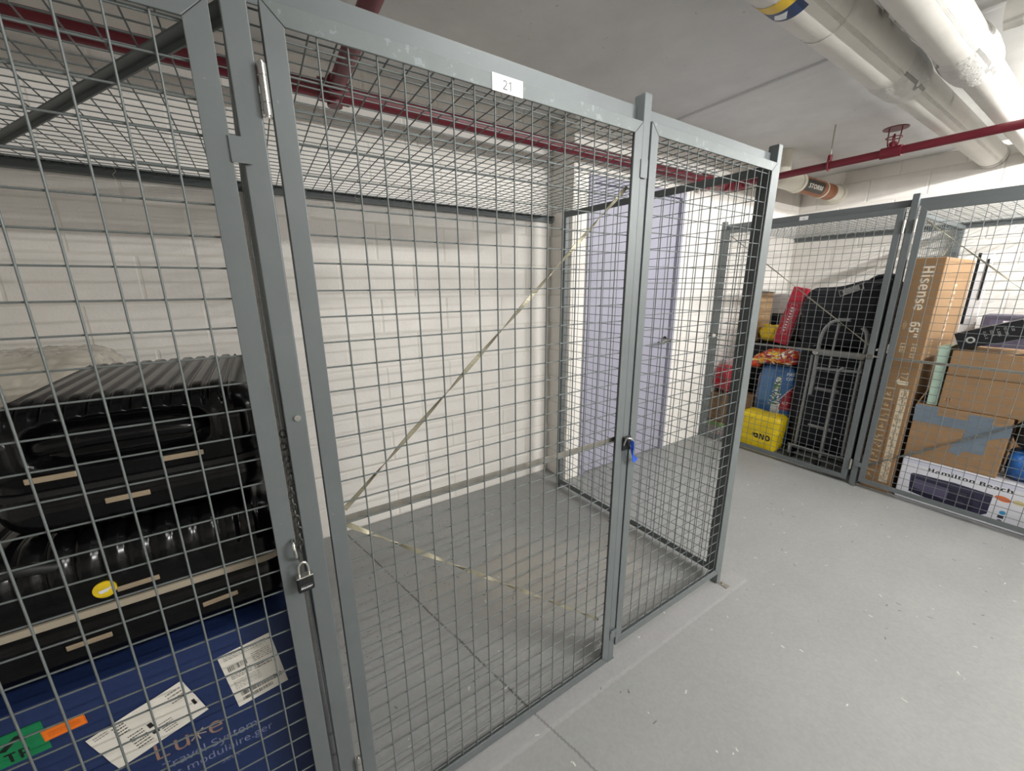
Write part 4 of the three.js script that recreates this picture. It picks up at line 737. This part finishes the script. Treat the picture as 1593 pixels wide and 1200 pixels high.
{
  const t = thing('oven_carton', 'white microwave carton printed Hamilton Beach at the bottom of the far locker', 'box', at(3.462, 0.001, 0.50), F);
  const W = 0.60, H = 0.298, D = 0.42;
  const ovb = obj('body', [rspan(-W / 2, W / 2, 0, H, -D, 0, 0.006)], M.whiteCard, t);
  const [g, m] = plate(W - 0.01, H - 0.012, (c, w, h) => {
    c.fillStyle = '#e9e8f0'; c.fillRect(0, 0, w, h); c.fillStyle = '#d9d9ea'; c.fillRect(0, 0, w, h * 0.10);
    c.fillStyle = '#15151a'; c.font = `bold ${h * 0.125}px sans-serif`; c.textBaseline = 'alphabetic'; c.save(); c.translate(w * 0.205, h * 0.20); c.scale(1.32, 1); c.fillText('Hamilton Beach', 0, 0); c.restore();
    c.fillStyle = '#34304a'; c.beginPath(); c.moveTo(w * 0.085, h * 0.36); c.lineTo(w * 0.105, h * 0.33); c.lineTo(w * 0.42, h * 0.30); c.lineTo(w * 0.70, h * 0.335); c.lineTo(w * 0.695, h * 0.78); c.lineTo(w * 0.60, h * 0.96); c.lineTo(w * 0.10, h * 0.80); c.fill();
    c.fillStyle = '#26243a'; c.beginPath(); c.moveTo(w * 0.10, h * 0.40); c.lineTo(w * 0.58, h * 0.44); c.lineTo(w * 0.60, h * 0.96); c.lineTo(w * 0.10, h * 0.80); c.fill();
    c.fillStyle = '#5b5670'; c.beginPath(); c.moveTo(w * 0.13, h * 0.45); c.lineTo(w * 0.40, h * 0.475); c.lineTo(w * 0.40, h * 0.77); c.lineTo(w * 0.13, h * 0.68); c.fill();
    c.fillStyle = '#3b3848'; c.beginPath(); c.moveTo(w * 0.47, h * 0.47); c.lineTo(w * 0.53, h * 0.475); c.lineTo(w * 0.53, h * 0.58); c.lineTo(w * 0.47, h * 0.565); c.fill(); c.beginPath(); c.arc(w * 0.50, h * 0.72, h * 0.065, 0, 7); c.fill();
    c.fillStyle = '#e0703a'; c.beginPath(); c.ellipse(w * 0.765, h * 0.36, w * 0.055, h * 0.055, 0.15, 0, 7); c.fill(); c.fillStyle = '#d8c890'; c.beginPath(); c.ellipse(w * 0.87, h * 0.36, w * 0.045, h * 0.05, 0, 0, 7); c.fill();
    c.fillStyle = '#4b9fd0'; c.beginPath(); c.arc(w * 0.79, h * 0.66, h * 0.045, 0, 7); c.fill(); c.fillStyle = '#3b3848'; c.fillRect(w * 0.765, h * 0.73, w * 0.04, h * 0.06); c.beginPath(); c.arc(w * 0.785, h * 0.86, h * 0.04, 0, 7); c.fill();
  }, 400, 0.0006, 0.4);
  const p = obj('front_print', [g], m, ovb, true); p.position.set(0, H / 2, 0.0004);
}
{
  const t = thing('taped_carton', 'brown carton patched with grey tape, open flap, on the microwave carton', 'box', at(3.475, 0.301, 0.40), F);
  obj('body', [rspan(-0.205, 0.205, 0, 0.372, -0.40, 0, 0.004)], M.card, t);
  const fl = obj('flap', [rspan(0, 0.095, -0.002, 0.002, -0.38, -0.01, 0.001)], M.card, t); fl.position.set(-0.205, 0.374, 0); fl.rotation.z = 1.25;
  obj('tape', [rspan(-0.205, 0.21, 0.255, 0.318, -0.002, 0.0012, 0.0005)], M.tape, t);
  obj('tape', [rspan(0.035, 0.13, 0.12, 0.36, -0.001, 0.0018, 0.0005), prism([[-0.012, 0.10], [0.04, 0.085], [0.06, 0.16], [0.01, 0.175]], -0.001, 0.0015), prism([[0.12, 0.21], [0.207, 0.27], [0.207, 0.335], [0.12, 0.30]], -0.001, 0.0016)], M.tape, t);
  obj('tape', [rspan(-0.207, -0.10, 0.318, 0.37, -0.001, 0.0014, 0.0005)], M.tape, t);
  const u = thing('upper_carton', 'plain brown carton with a level crease on top of the taped carton', 'box', at(3.482, 0.676, 0.505), F);
  obj('body', [rspan(-0.215, 0.215, 0, 0.21, -0.40, 0, 0.004), rspan(-0.2135, 0.2135, 0.212, 0.366, -0.398, -0.001, 0.003)], M.card, u);
  const uf = obj('flap', [rspan(0, 0.17, -0.002, 0.002, -0.39, -0.01, 0.001)], M.card, u); uf.position.set(0.03, 0.372, 0); uf.rotation.z = 0.33;
  printed('handling_mark', 0.036, 0.026, (c, w, h) => { c.fillStyle = '#ac865a'; c.fillRect(0, 0, w, h); c.fillStyle = '#5a2f22'; for (const x of [0.28, 0.66]) { c.fillRect(w * x, h * 0.3, w * 0.08, h * 0.6); c.beginPath(); c.moveTo(w * (x - 0.1), h * 0.4); c.lineTo(w * (x + 0.04), h * 0.12); c.lineTo(w * (x + 0.18), h * 0.4); c.fill(); } c.fillRect(w * 0.1, h * 0.92, w * 0.8, 4); }, 64, u, -0.178, 0.055, 0.0003);
  const mt = thing('mint_folder', 'pale mint green flat folder wedged beside the upper carton', 'folder', at(3.50, 0.676, 0.262), F);
  const mb = obj('board', [rspan(-0.028, 0.022, 0.0, 0.385, -0.22, 0, 0.003)], M.mint, mt); mb.rotation.z = 0.02;
  const b = thing('black_printed_box', 'flat black box with white lettering tilted on top of the upper carton', 'box', at(3.478, 1.052, 0.262), F);
  const [g, m] = plate(0.262, 0.098, (c, w, h) => { c.fillStyle = '#14151a'; c.fillRect(0, 0, w, h); c.fillStyle = '#b9b9b4'; c.beginPath(); c.arc(w * 0.2, h * 0.55, h * 0.2, 0, 7); c.fill(); c.fillStyle = '#14151a'; c.beginPath(); c.arc(w * 0.2, h * 0.55, h * 0.11, 0, 7); c.fill(); c.fillStyle = '#c9c9c4'; for (let i = 0; i < 5; i++) { c.save(); c.translate(w * (0.42 + i * 0.10), h * 0.2); c.rotate(Math.PI / 2); c.font = `bold ${h * 0.13}px monospace`; c.fillText(['I:II.I', 'III:I', 'I.IIII', 'II:III', 'I.II'][i], 0, 0); c.restore(); } }, 192);
  const bg = obj('body', [rspan(0, 0.27, 0, 0.105, -0.34, 0, 0.003)], M.blackPlastic, b), bp = obj('front_print', [g], m, bg, true); bp.position.set(0.135, 0.0525, 0.0005);
  const piv = 0.40; bg.rotation.z = piv;
  b.position.set(3.478, 1.048, 0.318);
  const k = thing('black_sack', 'black plastic sack right of the taped carton', 'bag', at(3.63, 0.582, 0.715), F);
  obj('bag', [body(0.18, 0.17, 0.24, 0.06, 20, 26, 20, crumple(0.016, 10, 8))], M.blackPlastic, k);
  const l = thing('blue_sack', 'shiny blue plastic bag on the microwave carton below the black sack', 'bag', at(3.60, 0.396, 0.715), F);
  obj('bag', [body(0.19, 0.17, 0.22, 0.06, 22, 18, 20, crumple(0.018, 14, 2))], M.blueBag, l);
  const pb = thing('purple_box', 'dark purple grey box with white squares at the back of the far locker', 'box', at(4.28, 0.921, 0.53), F);
  const pbb = obj('body', [rspan(-0.26, 0.26, 0, 0.305, -0.25, 0, 0.004)], M.purpleBox, pb);
  printed('front_print', 0.22, 0.06, (c, w, h) => { c.fillStyle = '#5a566c'; c.fillRect(0, 0, w, h); c.fillStyle = '#e6e4ea'; c.fillRect(w * 0.28, h * 0.1, w * 0.2, h * 0.8); c.fillRect(w * 0.58, h * 0.1, w * 0.24, h * 0.8); c.fillStyle = '#5a566c'; c.beginPath(); c.arc(w * 0.38, h * 0.5, h * 0.25, 0, 7); c.fill(); c.fillRect(w * 0.62, h * 0.35, w * 0.14, h * 0.2); }, 96, pbb, -0.11, 0.245, 0.0006);
  const ub = thing('brown_carton', 'brown carton under the purple grey box at the back of the far locker', 'box', at(4.26, 0.001, 0.53), F);
  obj('body', [rspan(-0.29, 0.29, 0, 0.918, -0.30, 0, 0.004)], M.cardDark, ub); obj('tape', [rspan(-0.03, 0.03, 0.2, 0.919, -0.001, 0.001, 0.0004)], M.tape, ub);
  const wp = thing('slim_panel', 'slim white panel with two black edge strips behind the television carton', 'panel', at(4.36, 0, 0.205), F);
  obj('board', [rspan(-0.045, 0.028, 0.001, 1.665, -0.035, 0, 0.003)], M.whitePlastic, wp);
  obj('edge_strip', [rspan(-0.047, -0.030, 1.15, 1.665, 0.0005, 0.006, 0.002)], M.blackPlastic, wp); obj('edge_strip', [rspan(0.004, 0.016, 1.33, 1.62, 0.0005, 0.006, 0.002)], M.blackPlastic, wp);
}

// ------------------------------------------------------------------ hand over
scene.traverse(o => { if (o.isMesh) { o.castShadow = true; o.receiveShadow = true; } });
scene.updateMatrixWorld(true);
renderer.render(scene, camera);
